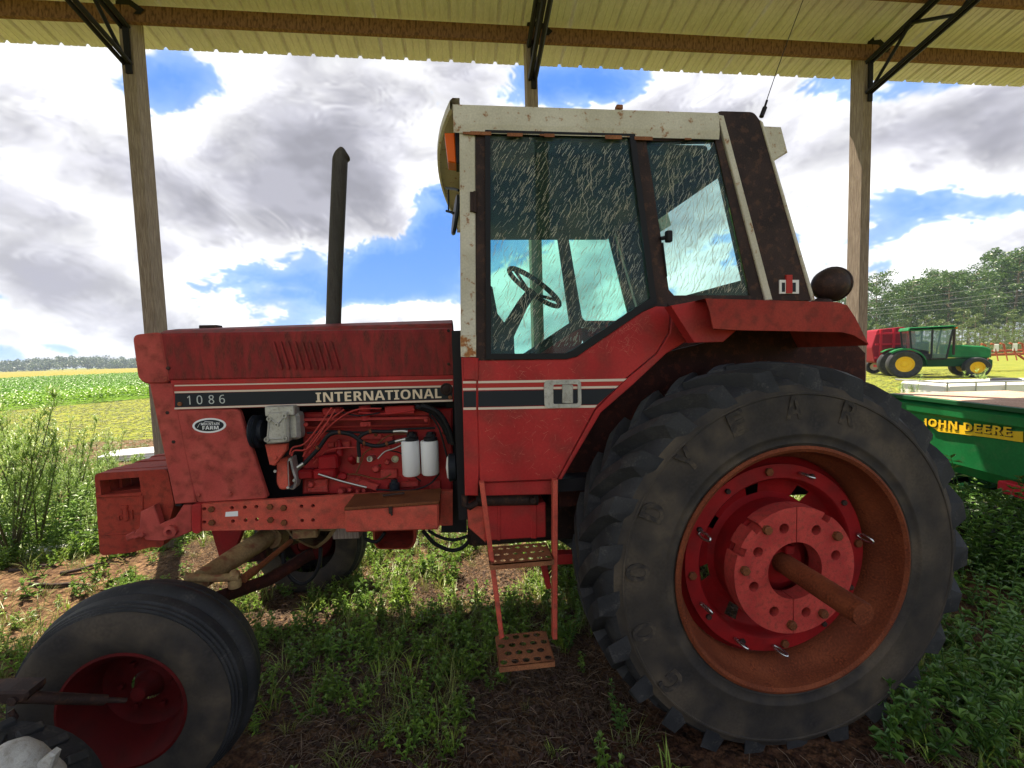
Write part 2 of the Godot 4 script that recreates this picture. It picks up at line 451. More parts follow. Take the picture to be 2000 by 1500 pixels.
# ---------------------------------------------------------------- camera, sky, sun
func make_sky() -> ImageTexture:
	var w := 2560
	var h := 1280
	var big := FastNoiseLite.new()
	big.seed = 12; big.frequency = 1.15; big.fractal_octaves = 6; big.fractal_gain = 0.5; big.noise_type = FastNoiseLite.TYPE_SIMPLEX_SMOOTH
	big.domain_warp_enabled = true; big.domain_warp_amplitude = 0.25; big.domain_warp_frequency = 1.2; big.domain_warp_fractal_octaves = 3
	var puff := FastNoiseLite.new()
	puff.seed = 40; puff.frequency = 4.2; puff.fractal_octaves = 4; puff.noise_type = FastNoiseLite.TYPE_SIMPLEX_SMOOTH
	var shade := FastNoiseLite.new()
	shade.seed = 77; shade.frequency = 1.6; shade.fractal_octaves = 3
	# where the photograph shows clear air (negative) or cloud (positive): pixel, radii, amount
	var spots := [[335, 165, 130, 110, -1.2], [1160, 165, 150, 50, -1.1], [850, 450, 110, 120, -1.0], [620, 580, 150, 40, -0.6], [780, 530, 90, 60, -0.7], [160, 685, 300, 22, -0.55], [1880, 395, 190, 35, -0.9], [450, 400, 70, 50, -0.35],
		[100, 320, 240, 260, 0.45], [760, 230, 300, 150, 0.65], [480, 470, 230, 110, 0.4], [1450, 230, 200, 90, 0.45], [1850, 280, 220, 90, 0.5], [1850, 500, 200, 60, 0.4], [800, 610, 120, 25, 0.4], [1600, 450, 120, 200, 0.35]]
	var inv := CM.inverse()
	var out := PackedByteArray()
	out.resize(w * h * 3)
	for y in h:
		var el := (0.5 - (y + 0.5) / h) * PI
		if y >= h / 2:
			for x in w:
				var q := (y * w + x) * 3
				out[q] = 112; out[q + 1] = 118; out[q + 2] = 96
			continue
		var ce := cos(el)
		var dy := sin(el)
		var low := exp(-dy * 6.0)
		var sr := lerpf(84, 150, low)
		var sg := lerpf(134, 188, low)
		var sb := lerpf(220, 234, low)
		var s := 1.0 / (dy * 0.75 + 0.5)
		for x in w:
			var az := ((x + 0.5) / w) * TAU
			var d := Vector3(sin(az) * ce, dy, -cos(az) * ce)
			var px := d.x * s
			var pz := d.z * s
			var bias := 0.0
			var cam := inv * d
			if cam.z < -0.2:
				var ix := 1000.0 - F * cam.x / cam.z
				var iy := 750.0 + F * cam.y / cam.z
				if ix > -300 and ix < 2300 and iy > -300:
					for b in spots:
						var ax: float = (ix - b[0]) / b[2]
						var ay: float = (iy - b[1]) / b[3]
						var r2 := ax * ax + ay * ay
						if r2 < 9.0:
							bias += b[4] * exp(-r2)
			var n := big.get_noise_3d(px, pz, dy * 1.6)
			var p := puff.get_noise_3d(px, pz, dy * 1.6)
			var dens := n * 1.05 + p * 0.26 + 0.24 + bias * 0.55
			var cover := smoothstep(-0.01, 0.13, dens)
			var veil := smoothstep(-0.5, 0.2, dens) * 0.4
			var core := smoothstep(0.06, 0.80, dens * 0.8 + shade.get_noise_3d(px, pz, dy * 1.6) * 0.55)
			var relief := clampf(0.5 + (p - puff.get_noise_3d(px + 0.01, pz - 0.02, dy * 1.6 + 0.05)) * 1.9, 0.0, 1.0)
			var lum := lerpf(0.98, 0.63, core) * lerpf(0.92, 1.06, relief)
			var k := maxf(cover, veil)
			var cl := minf(lum * 253.0, 255.0)
			var q := (y * w + x) * 3
			out[q] = int(lerpf(sr, cl * lerpf(1.0, 0.975, core), k))
			out[q + 1] = int(lerpf(sg, cl * lerpf(1.0, 0.975, core), k))
			out[q + 2] = int(lerpf(sb, minf(cl * lerpf(1.0, 1.035, core), 255), k))
	return ImageTexture.create_from_image(Image.create_from_data(w, h, false, Image.FORMAT_RGB8, out))

func make_view() -> void:
	var cam := Camera3D.new()
	cam.name = "camera"
	cam.fov = rad_to_deg(2.0 * atan(750.0 / F))
	cam.near = 0.05
	cam.far = 3000.0
	cam.transform = Transform3D(CM, EYE)
	add_child(cam)
	cam.current = true
	var env := Environment.new()
	env.background_mode = Environment.BG_SKY
	var sky := Sky.new()
	var pano := PanoramaSkyMaterial.new()
	pano.panorama = make_sky()
	sky.sky_material = pano
	env.sky = sky
	env.background_energy_multiplier = 0.44
	env.tonemap_mode = Environment.TONE_MAPPER_LINEAR
	env.tonemap_exposure = 3.35
	env.sdfgi_enabled = true
	env.ssao_enabled = true
	env.ssil_enabled = true
	env.fog_enabled = true
	env.fog_density = 0.0004
	env.fog_light_color = Color(0.8, 0.87, 0.95)
	var we := WorldEnvironment.new()
	we.name = "world_environment"
	we.environment = env
	add_child(we)
	var sun := DirectionalLight3D.new()
	sun.name = "sun"
	sun.light_energy = 1.3
	sun.light_color = Color(1.0, 0.95, 0.86)
	sun.light_angular_distance = 0.6
	sun.shadow_enabled = true
	add_child(sun)
	sun.look_at_from_position(Vector3(-4, 20, -7.6), Vector3.ZERO, Vector3.BACK)

# ---------------------------------------------------------------- ground and fields
var gn := FastNoiseLite.new()
func ground_y(x: float, z: float) -> float:
	var y := 0.0
	y += 0.10 * exp(-((x + 1.3) ** 2 + (z + 1.85) ** 2) / 0.5)
	y += 0.115 * exp(-((x - 1.3) ** 2 / 0.5 + (z + 1.75) ** 2 / 0.3))
	y += gn.get_noise_2d(x * 30.0, z * 30.0) * 0.03 + gn.get_noise_2d(x * 150.0, z * 150.0) * 0.012
	y += 0.10 * exp(-((z + 4.35 + 0.1 * x) ** 2) / 0.25) * clampf((-x - 0.6) / 1.0, 0, 1)
	return y * clampf((9.5 - maxf(absf(x - 0.5), absf(z + 3.0))) / 3.0, 0.0, 1.0)
func make_ground() -> void:
	gn.seed = 4
	gn.frequency = 0.03
	gn.fractal_octaves = 3
	var mb := Mb.new()
	var tone := FastNoiseLite.new()
	tone.seed = 9; tone.frequency = 0.5; tone.fractal_octaves = 4
	var st := 0.08
	var nx := 238
	var nz := 220
	var x0 := -9.0
	var z0 := -11.6
	var grid := []
	var cols := []
	for j in nz + 1:
		for i in nx + 1:
			var x := x0 + i * st
			var z := z0 + j * st
			grid.append(Vector3(x, ground_y(x, z), z))
			var t := tone.get_noise_2d(x, z)
			# bare soil under the shed, grassy earth beyond the drip line, dark mulch in the near bay
			var grass := smoothstep(-4.3, -5.2, z + t * 0.8)
			var mulch := smoothstep(-2.6, -1.9, z + t * 0.7 + 0.15 * x)
			var soil := Color(1.0, 0.95, 0.9) * (1.0 + t * 0.3)
			soil = soil.lerp(Color(0.42, 0.33, 0.30), mulch)
			soil = soil.lerp(Color(2.0, 2.1, 1.3), grass * 0.9)
			cols.append(soil)
	for j in nz:
		for i in nx:
			var a := j * (nx + 1) + i
			var q := [a, a + 1, a + nx + 2, a + nx + 1]
			for t in [[0, 1, 2], [0, 2, 3]]:
				for e in t:
					var k: int = q[e]
					var p: Vector3 = grid[k]
					var gx: float = (ground_y(p.x + 0.05, p.z) - ground_y(p.x - 0.05, p.z)) / 0.1
					var gz: float = (ground_y(p.x, p.z + 0.05) - ground_y(p.x, p.z - 0.05)) / 0.1
					mb.v.append(p); mb.n.append(Vector3(-gx, 1, -gz).normalized()); mb.c.append(cols[k])
	struct("ground", mb, M.dirt)
	# lawn: one sheet to the horizon, a hand below the near ground
	mb = Mb.new()
	mb.col = Color(0.76, 0.76, 0.46)
	var hole := [-8.9, 9.9, -11.5, 5.8]
	var rects := [[-1500, -8.95, -1500, 1500], [9.95, 1500, -1500, 1500], [-8.95, 9.95, -1500, -11.55], [-8.95, 9.95, 5.95, 1500]]
	for r in rects:
		mb.quad(Vector3(r[0], -0.004, r[2]), Vector3(r[1], -0.004, r[2]), Vector3(r[1], -0.004, r[3]), Vector3(r[0], -0.004, r[3]), Vector3.UP)
	struct("lawn", mb, M.lawn)
	# hay field beyond the crop, crop soil
	mb = Mb.new()
	mb.col = Color(0.92, 0.72, 0.42)
	mb.quad(Vector3(-600, 0.0, -430), Vector3(60, 0.0, -430), Vector3(-20, 0.0, -98), Vector3(-300, 0.0, -98), Vector3.UP)
	struct("hay_field", mb, M.lawn)
	mb = Mb.new()
	mb.col = Color(0.5, 0.85, 0.25)
	var e0 := G(40, 800)
	var e1 := G(300, 777)
	var far0 := Vector3(-160, 0.004, -97)
	mb.quad(Vector3(e0.x, 0.004, e0.z) + (e0 - e1) * 3, Vector3(e1.x, 0.004, e1.z) - (e0 - e1) * 0.5, Vector3(-20, 0.004, -97), far0, Vector3.UP)
	struct("crop_field", mb, M.lawn)

# ---------------------------------------------------------------- open shed
func roof_y(z: float) -> float:
	return 4.91 + 0.2 * (z + 4.45)
func make_shed() -> void:
	var xs := [-6.38, -2.8, 0.78, 4.36, 7.94]
	var t = thing("pole_shed", "open pole shed with ribbed metal roof on weathered timber posts", "shed", Vector3(0.8, 0, -4.5))
	for x in xs:
		var mb := Mb.new()
		mb.box(Vector3(x, 2.38, -4.5), Vector3(0.105, 4.94, 0.17), 0.006)
		part("post", mb, M.wood, t)
	# header beam in lengths, then purlins
	for i in 4:
		var mb := Mb.new()
		mb.box(Vector3((xs[i] + xs[i + 1]) / 2, 4.815, -4.400), Vector3(3.575, 0.14, 0.045), 0.004)
		part("header_beam", mb, M.beam, t)
	for z in [-3.82, -2.6, -1.4, -0.2]:
		var mb := Mb.new()
		mb.box(Vector3(0.78, roof_y(z) - 0.085, z), Vector3(14.3, 0.14, 0.045), 0.004)
		part("purlin", mb, M.beam, t)
	# far posts of the near side, out of the picture, carry the roof behind the camera
	for x in xs:
		var mb := Mb.new()
		mb.box(Vector3(x, 2.78, 0.15), Vector3(0.10, 5.56, 0.145), 0.006)
		part("post", mb, M.wood, t)
	# steel trusses from each post towards the near side
	for x in xs:
		var mb := Mb.new()
		var ya := func(z): return roof_y(z) - 0.19
		var yb := func(z): return roof_y(z) - 0.50
		var a := Vector3(x, ya.call(-4.46), -4.46)
		var b := Vector3(x, ya.call(0.15), 0.15)
		for s in [-1.0, 1.0]:
			mb.tube([a + Vector3(s * 0.026, 0, 0), b + Vector3(s * 0.026, 0, 0)], 0.024, 4)
			mb.tube([Vector3(x + s * 0.026, yb.call(-4.41), -4.41), Vector3(x + s * 0.026, yb.call(0.15), 0.15)], 0.022, 4)
		var z := -4.40
		var up := false
		while z < -0.3:
			var z2 := z + 0.42
			if up:
				mb.tube([Vector3(x, ya.call(z), z), Vector3(x, yb.call(z2), z2)], 0.016, 6)
			else:
				mb.tube([Vector3(x, yb.call(z), z), Vector3(x, ya.call(z2), z2)], 0.016, 6)
			up = not up
			z = z2
		# flat black bar on the upper post, and brace plate
		mb.box(Vector3(x + 0.012, 4.53, -4.404), Vector3(0.05, 0.4, 0.012), 0.0)
		mb.quad(Vector3(x - 0.06, 4.84, -4.41), Vector3(x + 0.16, 4.80, -4.365), Vector3(x + 0.2, 4.84, -4.365), Vector3(x - 0.02, 5.0, -4.365), Vector3.BACK)
		part("truss", mb, M.black_iron, t)
	# roof sheets, each with four ribs
	var pitch := 0.2286
	var edge := -4.865
	var back := 0.35
	for k in 17:
		var x := -7.1 + k * pitch * 4
		var mb := Mb.new()
		var prof := []
		for r in 4:
			var b := x + r * pitch
			prof += [Vector2(b, 0), Vector2(b + 0.014, 0.026), Vector2(b + 0.034, 0.026), Vector2(b + 0.048, 0), Vector2(b + 0.10, 0), Vector2(b + 0.104, 0.005), Vector2(b + 0.110, 0.005), Vector2(b + 0.114, 0), Vector2(b + 0.16, 0), Vector2(b + 0.164, 0.005), Vector2(b + 0.170, 0.005), Vector2(b + 0.174, 0)]
		prof.append(Vector2(x + 4 * pitch + 0.003, 0.0))
		var lift := 0.002 if k % 2 else 0.0
		for side in [0.0, 0.0012]:
			for i in prof.size() - 1:
				var p: Vector2 = prof[i]
				var q: Vector2 = prof[i + 1]
				var y0: float = roof_y(edge) + lift + side
				var y1: float = roof_y(back) + lift + side
				mb.quad(Vector3(p.x, y0 + p.y, edge), Vector3(q.x, y0 + q.y, edge), Vector3(q.x, y1 + q.y, back), Vector3(p.x, y1 + p.y, back), Vector3.DOWN if side == 0.0 else Vector3.UP)
		part("roof_sheet", mb, M.tin, t)

# ---------------------------------------------------------------- the big red tractor
func strip(mb: Mb, x0, x1, a0, a1, b0, b1, z, th := 0.0012) -> void:   # a band between two pixel lines, laid on a plane
	mb.prism(pp([[x0, a0], [x1, a1], [x1, b1], [x0, b0]], z), z - 0.001, z + th)
func cut_plate(called, outline: PackedVector2Array, zf: float, depth: float, holes: Array, material, parent):   # a plate with real round holes: [x, y, r]
	var c := CSGPolygon3D.new()
	c.name = called
	var loc := PackedVector2Array()
	for p in outline: loc.append(p - Vector2(org.x, org.y))
	c.polygon = loc
	c.depth = depth
	c.position = Vector3(0, 0, zf - org.z)
	c.material = material
	for h in holes:
		var k := CSGCylinder3D.new()
		k.name = "cut"
		k.operation = CSGShape3D.OPERATION_SUBTRACTION
		k.radius = h[2]
		k.height = depth * 4
		k.sides = 14
		k.rotation.x = PI / 2
		k.position = Vector3(h[0] - org.x, h[1] - org.y, 0)
		k.material = material
		c.add_child(k, true)
	parent.add_child(c, true)
	return c
func arc_word(word, fnt, centre: Vector2, r, a0, a1, size, z, material, parent):
	for i in word.length():
		var a: float = lerpf(a0, a1, float(i) / (word.length() - 1))
		var at := Vector3(centre.x + cos(a) * r, centre.y + sin(a) * r, z)
		words("raised_letter", word[i], fnt, 0, Transform3D(Basis(Vector3.BACK, a - PI / 2), at), size * 0.72, size, 0.005, material, parent)

func rear_tyre(mb: Mb, tread: Mb, s: float) -> void:      # s = +1: outer side towards +z; local z axis is the axle
	var R := 0.841
	var prof := [Vector2(0.495, 0.195), Vector2(0.515, 0.206), Vector2(0.522, 0.211), Vector2(0.528, 0.208), Vector2(0.552, 0.213), Vector2(0.556, 0.217), Vector2(0.563, 0.217), Vector2(0.567, 0.2145), Vector2(0.64, 0.214), Vector2(0.712, 0.205), Vector2(0.715, 0.2085), Vector2(0.722, 0.207), Vector2(0.725, 0.202), Vector2(0.752, 0.19), Vector2(0.772, 0.165), Vector2(0.783, 0.12), Vector2(0.788, 0.0)]
	var full := []
	for p in prof: full.append(p)
	for i in range(prof.size() - 2, -1, -1): full.append(Vector2(prof[i].x, -prof[i].y))
	mb.lathe(full.slice(0, 14), 96)
	mb.lathe(full.slice(full.size() - 14), 96)
	tread.lathe(full.slice(13, full.size() - 13), 96)
	mb = tread
	# lugs: two rows of 23 bars at a slant, meeting near the middle
	for side in [-1.0, 1.0]:
		for k in 25:
			var base := TAU * (k + (0.5 if side > 0 else 0.0)) / 25.0
			var secs := []
			for t in 7:
				var f := minf(t / 5.0, 1.0)
				var zz: float = side * lerpf(-0.012, 0.182, f)
				var a := base - s * f * 0.235
				var top := lerpf(R, R - 0.012, f * f)
				var low := lerpf(0.778, 0.755, f * f * f)
				if t == 5:
					zz = side * 0.186
					top = R - 0.024
					low = 0.745
				if t == 6:
					zz = side * 0.199
					top = 0.735
					low = 0.72
					a -= s * 0.045
				secs.append([a, zz, top, low])
			var wa := 0.034
			var wb := 0.050
			for t in 6:
				var p: Array = secs[t]
				var q: Array = secs[t + 1]
				var pts := []
				for e in [p, q]:
					var g: float = 0.8 if e == secs[6] else (1.15 if e == secs[5] else 1.05)
					for w in [[-wb * g, e[3]], [-wa * g, e[2]], [wa * g, e[2]], [wb * g, e[3]]]:
						var a: float = e[0] + w[0] / 0.85
						pts.append(Vector3(cos(a) * w[1], sin(a) * w[1], e[1]))
				for i in 3:
					mb.quad(pts[i], pts[i + 1], pts[i + 5], pts[i + 4], (pts[1] + pts[2]) * (1.0 if i == 1 else 0.15) + (pts[i] + pts[i + 1] - pts[0] - pts[3]))
				if t == 0:
					mb.quad(pts[0], pts[1], pts[2], pts[3], Vector3(0, 0, -side))
				if t == 5:
					mb.quad(pts[4], pts[5], pts[6], pts[7], Vector3(0, 0, side))
func rear_wheel(parent, c: Vector3, side: float, face: float):
	# c: wheel centre; face: z of the outer rim edge; side +1 for the near wheel
	var w := Node3D.new()
	w.name = "rear_wheel"
	parent.add_child(w, true)
	var mb := Mb.new()
	mb.xf = Transform3D(Basis(Vector3.BACK, 0.09), Vector3(c.x, c.y, face - side * 0.21))
	var trd := Mb.new()
	trd.xf = mb.xf
	rear_tyre(mb, trd, side)
	part("tyre_sidewall", mb, M.rubber, w)
	part("tyre_tread", trd, M.tread, w)
	mb = Mb.new()
	var ax := Vector3(0, 0, side)
	disc(mb, Vector3(c.x, c.y, face), [Vector2(0.508, -0.012), Vector2(0.512, 0.004), Vector2(0.500, 0.010), Vector2(0.487, 0.002), Vector2(0.480, -0.03), Vector2(0.470, -0.075), Vector2(0.445, -0.10), Vector2(0.438, -0.20), Vector2(0.462, -0.27), Vector2(0.475, -0.35), Vector2(0.507, -0.37), Vector2(0.507, -0.36)], ax, 80)
	part("rim", mb, M.rim_rust, w)
	mb = Mb.new()
	var holes := func(i, s): return i == 6 and int(s) % 12 in [2, 3, 4]
	disc(mb, Vector3(c.x, c.y, face), [Vector2(0.440, -0.16), Vector2(0.412, -0.135), Vector2(0.410, -0.115), Vector2(0.352, -0.112), Vector2(0.342, -0.122), Vector2(0.336, -0.165), Vector2(0.326, -0.175), Vector2(0.27, -0.19), Vector2(0.25, -0.17), Vector2(0.24, -0.14), Vector2(0.14, -0.20)], ax, 96, holes)
	part("wheel_disc", mb, M.disc_red, w)
	return w

func make_tractor() -> void:
	var t = thing("red_tractor", "old red farm tractor with cream cab roof under the shed roof", "tractor", Vector3(0.0, 0.0, Z0))
	var mb: Mb
	var HZ := -2.37        # near side of the hood
	var DZ := -1.95        # near side of the cab
	var sans = font("Droid Sans", 700)
	var serif = font("Droid Serif", 700)
	var mir := func(z): return 2 * Z0 - z
	# --- hood: cross-sections lofted along x
	var hood = null
	mb = Mb.new()
	var secs := []
	for k in 7:
		var f := k / 6.0
		var px := lerpf(313, 885, f)
		var top := W(px, lerpf(649, 640, f), HZ).y
		var bot := W(px, lerpf(748, 739, f), HZ).y
		var x := W(px, 700, HZ).x
		var crown := lerpf(0.030, 0.062, f)
		var half := Z0 * -1 + HZ
		var row := []
		for e in [[half - 0.01, bot], [half, bot + 0.02], [half, top - 0.02], [half - 0.006, top - 0.006], [half - 0.02, top], [half - 0.06, top + crown * 0.45], [half - 0.15, top + crown * 0.85], [0.0, top + crown]]:
			row.append(Vector3(x, e[1], Z0 + e[0]))
		for i in range(6, -1, -1):
			row.append(Vector3(x, row[i].y, 2 * Z0 - row[i].z))
		secs.append(row)
	for k in 6:
		for i in secs[0].size() - 1:
			mb.quad(secs[k][i], secs[k + 1][i], secs[k + 1][i + 1], secs[k][i + 1], Vector3(0, 1 if i > 2 and i < 11 else 0, 1.0 if i < 7 else -1.0))
	hood = part("hood", mb, M.hood, t)
	for i in 9:
		mb = Mb.new()
		var x0 := 534.0 + i * 14.0
		var a := W(x0, 666, HZ)
		var b := W(x0 + 17, 722, HZ)
		mb.tube([a, a.lerp(b, 0.06) + Vector3(0, 0, 0.004), a.lerp(b, 0.94) + Vector3(0, 0, 0.006), b], [0.002, 0.0075, 0.0085, 0.003], 8)
		part("louvre", mb, M.hood, hood)
	for b in [[329, 719], [876, 711], [876, 646]]:
		mb = Mb.new()
		bolt(mb, W(b[0], b[1], HZ), 0.009, 0.006)
		part("bolt", mb, M.dark_frame, hood)
	mb = Mb.new()
	mb.box(W(412, 641, -2.55), Vector3(0.09, 0.03, 0.06), 0.004)
	part("hood_catch", mb, M.dark_frame, hood)
	# --- front shell: upper cap, lower pillars and grille
	mb = Mb.new()
	var cap_outline := Mb.rounded(pp([[257, 654], [314, 648], [331, 749], [282, 750], [268, 738]], HZ + 0.006), 0.03, 4)
	mb.prism(cap_outline, mir.call(HZ + 0.006), HZ + 0.006, 0.008)
	part("front_cap", mb, M.faded_red, t, "faded pinkish front cap of the hood")
	mb = Mb.new()
	mb.prism(pp([[291, 749], [337, 749], [383, 982], [341, 985]], HZ + 0.002), HZ - 0.05, HZ + 0.002, 0.005)
	part("front_pillar", mb, M.faded_red, t)
	mb = Mb.new()
	mb.prism(pp([[291, 749], [337, 749], [383, 982], [341, 985]], HZ + 0.002), mir.call(HZ), mir.call(HZ) + 0.05, 0.0)
	part("front_pillar", mb, M.faded_red, t)
	for h in [[327, 806], [339, 863]]:
		mb = Mb.new()
		bolt(mb, W(h[0], h[1], HZ + 0.002), 0.009, 0.003)
		part("bolt", mb, M.dark_frame, t)
	mb = Mb.new()
	var gx := W(320, 760, HZ).x
	mb.box(Vector3(gx, 1.37, Z0), Vector3(0.03, 0.62, 0.58), 0.0)
	part("grille", mb, M.black_iron, t)
	# --- striped panel with lettering
	mb = Mb.new()
	var PZ := HZ + 0.004
	mb.prism(pp([[334, 743], [886, 733], [886, 784], [340, 801]], PZ - 0.008), PZ - 0.05, PZ - 0.006)
	mb.prism(pp([[336, 749], [886, 739], [886, 784], [340, 801]], PZ), PZ - 0.02, PZ, 0.002)
	var panel = part("stripe_panel", mb, M.red, t)
	mb = Mb.new()
	for s in [[752, 741, 754.5, 743.5], [764.5, 752.5, 768, 756], [796, 780.5, 799.5, 784]]:
		strip(mb, 341, 884, s[0], s[1], s[2], s[3], PZ)
	part("white_stripe", mb, M.stripe_white, panel)
	mb = Mb.new()
	strip(mb, 341, 884, 755, 744, 764, 752, PZ)
	part("red_stripe", mb, M.stripe_red, panel)
	mb = Mb.new()
	strip(mb, 342, 884, 768.5, 756.5, 795.5, 780, PZ)
	part("black_stripe", mb, M.black_paint, panel)
	var la := W(617, 776, PZ)
	var lb := W(862, 768, PZ)
	var dir := (lb - la).normalized()
	words("lettering", "INTERNATIONAL", sans, 0, Transform3D(Basis(dir, Vector3.UP, Vector3.BACK), (la + lb) / 2 + Vector3(0, 0, 0.0016)), (lb - la).length(), 0.050, 0.0012, M.letter, panel)
	for q in [["1", 369], ["0", 390], ["8", 413], ["6", 434]]:
		var at := W(q[1], 781.5 - (q[1] - 369) * 0.03, PZ)
		words("number", q[0], font("Droid Sans", 400), 0, Transform3D(Basis(), at + Vector3(0, 0, 0.0016)), 0.014 if q[0] == "1" else 0.026, 0.044, 0.001, M.thin_letter, panel)
	mb = Mb.new()
	disc(mb, W(872, 760, PZ), [Vector2(0.033, 0), Vector2(0.033, 0.004), Vector2(0.027, 0.006), Vector2(0.025, 0.004), Vector2(0.02, 0.004), Vector2(0.018, 0.005), Vector2(0, 0.005)], Vector3.BACK, 24)
	part("round_emblem", mb, M.dark_frame, panel)
	for b in [[352, 789], [879, 776]]:
		mb = Mb.new()
		bolt(mb, W(b[0], b[1], PZ), 0.011, 0.008)
		part("bolt", mb, M.rust, panel)
	# --- lower side panel with the oval sticker
	mb = Mb.new()
	mb.prism(Mb.rounded(pp([[340, 800], [466, 799], [523, 974], [384, 983]], HZ), 0.02, 3), HZ - 0.03, HZ, 0.006)
	for s in [1]: bolt(mb, W(388, 966, HZ), 0.011, 0.008); bolt(mb, W(450, 964, HZ), 0.011, 0.008)
	var side_panel = part("side_panel", mb, M.faded_red, t)
	var oc := W(409, 831, HZ)
	for e in [[0.079, 0.0375, 0.0012, "white"], [0.068, 0.029, 0.0022, "black_paint"]]:
		mb = Mb.new()
		var el := PackedVector2Array()
		for i in 40: el.append(Vector2(oc.x + cos(TAU * i / 40) * e[0], oc.y + sin(TAU * i / 40) * e[1]))
		mb.prism(el, HZ - 0.001, HZ + e[2])
		part("oval_sticker", mb, M[e[3]], side_panel)
	words("sticker_word", "MOUNTAIN", serif, 0, Transform3D(Basis(Vector3.BACK, -0.02), oc + Vector3(0.006, 0.008, 0.003)), 0.088, 0.013, 0.001, M.white, side_panel)
	words("sticker_word", "FARM", sans, 0, Transform3D(Basis(Vector3.BACK, -0.02), oc + Vector3(0.006, -0.011, 0.003)), 0.075, 0.018, 0.001, M.white, side_panel)
	mb = Mb.new()
	mb.tube([oc + Vector3(-0.055, -0.008, 0.003), oc + Vector3(-0.042, 0.014, 0.003), oc + Vector3(-0.032, 0.004, 0.003), oc + Vector3(-0.018, 0.021, 0.003), oc + Vector3(0.02, 0.017, 0.003)], 0.0015, 4)
	part("sticker_line", mb, M.white, side_panel)
	# --- front weights
	var wz := -2.44
	var wp := Mb.rounded(pp([[184, 926], [326, 917], [340, 985], [317, 1071], [296, 1069], [254, 1081], [195, 1086]], wz), 0.022, 3)
	var hole_c := W(235, 951, wz)
	var wt = null
	for k in 8:
		var cs := CSGPolygon3D.new()
		cs.name = "weight"
		var loc := PackedVector2Array()
		for p in wp: loc.append(p - Vector2(org.x, org.y))
		cs.polygon = loc
		cs.depth = 0.058
		cs.material = M.weight_paint
		cs.position = Vector3(rng.randf_range(-0.006, 0.006), rng.randf_range(-0.004, 0.004), wz - k * 0.068 - org.z)
		var bx := CSGBox3D.new()
		bx.name = "cut"
		bx.operation = CSGShape3D.OPERATION_SUBTRACTION
		bx.size = Vector3(0.185, 0.078, 0.3)
		bx.position = Vector3(hole_c.x - org.x, hole_c.y - org.y, 0)
		bx.rotation.z = 0.03
		bx.material = M.weight_paint
		cs.add_child(bx)
		t.add_child(cs, true)
		if k == 0: wt = cs
	mb = Mb.new()
	for q in [[238, 1004, 0.012, 0.05], [243, 989, 0.034, 0.012], [249, 1006, 0.012, 0.046], [243, 1006, 0.03, 0.012], [259, 1005, 0.006, 0.05], [232, 1012, 0.012, 0.022]]:
		mb.box(W(q[0], q[1], wz + 0.002), Vector3(q[2], q[3], 0.012), 0.002)
	mb.box(W(246, 1003, wz), Vector3(0.02, 0.075, 0.02), 0.003)
	part("cast_emblem", mb, M.weight_paint, t)
	mb = Mb.new()
	mb.prism(pp([[186, 968], [276, 964], [276, 969], [186, 973]], wz + 0.006), wz - 0.01, wz + 0.006, 0.003)
	part("cast_rib", mb, M.weight_paint, t)
	mb = Mb.new()
	mb.prism(pp([[272, 968], [279, 968], [279, 996], [272, 996]], wz + 0.006), wz - 0.01, wz + 0.006, 0.003)
	part("cast_rib", mb, M.weight_paint, t)
	mb = Mb.new()
	mb.prism(pp([[194, 1044], [262, 1040], [262, 1043], [194, 1047]], wz + 0.004), wz - 0.01, wz + 0.004, 0.002)
	part("cast_rib", mb, M.weight_paint, t)
	# weight bracket
	mb = Mb.new()
	mb.prism(pp([[274, 1000], [300, 987], [312, 1024], [341, 1012], [358, 986], [374, 986], [375, 1038], [346, 1050], [317, 1057], [286, 1056], [277, 1047], [260, 1055], [262, 1041], [272, 1030]], -2.38), -2.42, -2.38, 0.004)
	mb.prism(pp([[244, 1046], [262, 1038], [266, 1050], [247, 1058]], -2.385), -2.46, -2.385, 0.004)
	disc(mb, W(336, 1036, -2.38), [Vector2(0.030, -0.01), Vector2(0.030, 0.02), Vector2(0.014, 0.024), Vector2(0.012, 0.0)], Vector3.BACK, 20)
	bolt(mb, W(279, 1044, -2.38), 0.012, 0.012)
	mb.box(Vector3(W(330, 1020, -2.7).x, W(330, 1010, -2.38).y, -2.7), Vector3(0.10, 0.05, 0.40), 0.0)
	part("weight_bracket", mb, M.faded_red, t)
	# --- frame rail with its holes and bolts
	var RZ := -2.345
	var zz := func(q): return [150 + q[0] * 0.4, 580 + q[1] * 0.4]
	var holes := []
	for q in [[622, 1035], [622, 1100], [757, 1030], [762, 1095], [820, 1027], [824, 1090], [876, 1024], [879, 1087], [1097, 1022], [1100, 1092], [1153, 1020], [1153, 1090]]:
		var u: Array = zz.call(q)
		var h := W(u[0], u[1], RZ)
		holes.append([h.x, h.y, 0.0095])
	var rail = cut_plate("frame_rail", pp([[393, 985], [690, 966], [884, 958], [884, 1026], [690, 1032], [393, 1037]], RZ), RZ, 0.025, holes, M.orange, t)
	for q in [[660, 1035], [662, 1100], [945, 1023], [948, 1087], [1012, 1028], [1014, 1100]]:
		var u: Array = zz.call(q)
		mb = Mb.new()
		bolt(mb, W(u[0], u[1], RZ), 0.0155, 0.014)
		part("bolt", mb, M.dusty_red, t)
	mb = Mb.new()
	mb.prism(pp([[441, 1000], [465, 998], [465, 1008], [440, 1009]], RZ), RZ, RZ + 0.0012)
	part("paper_tag", mb, M.white, t)
	mb = Mb.new()
	mb.prism(Mb.rounded(pp([[373, 986], [392, 985], [392, 1040], [384, 1044], [374, 1040]], RZ + 0.01), 0.012, 3), RZ - 0.06, RZ + 0.01, 0.004)
	part("rail_end", mb, M.red, t)
	mb = Mb.new()      # front bolster and far rail
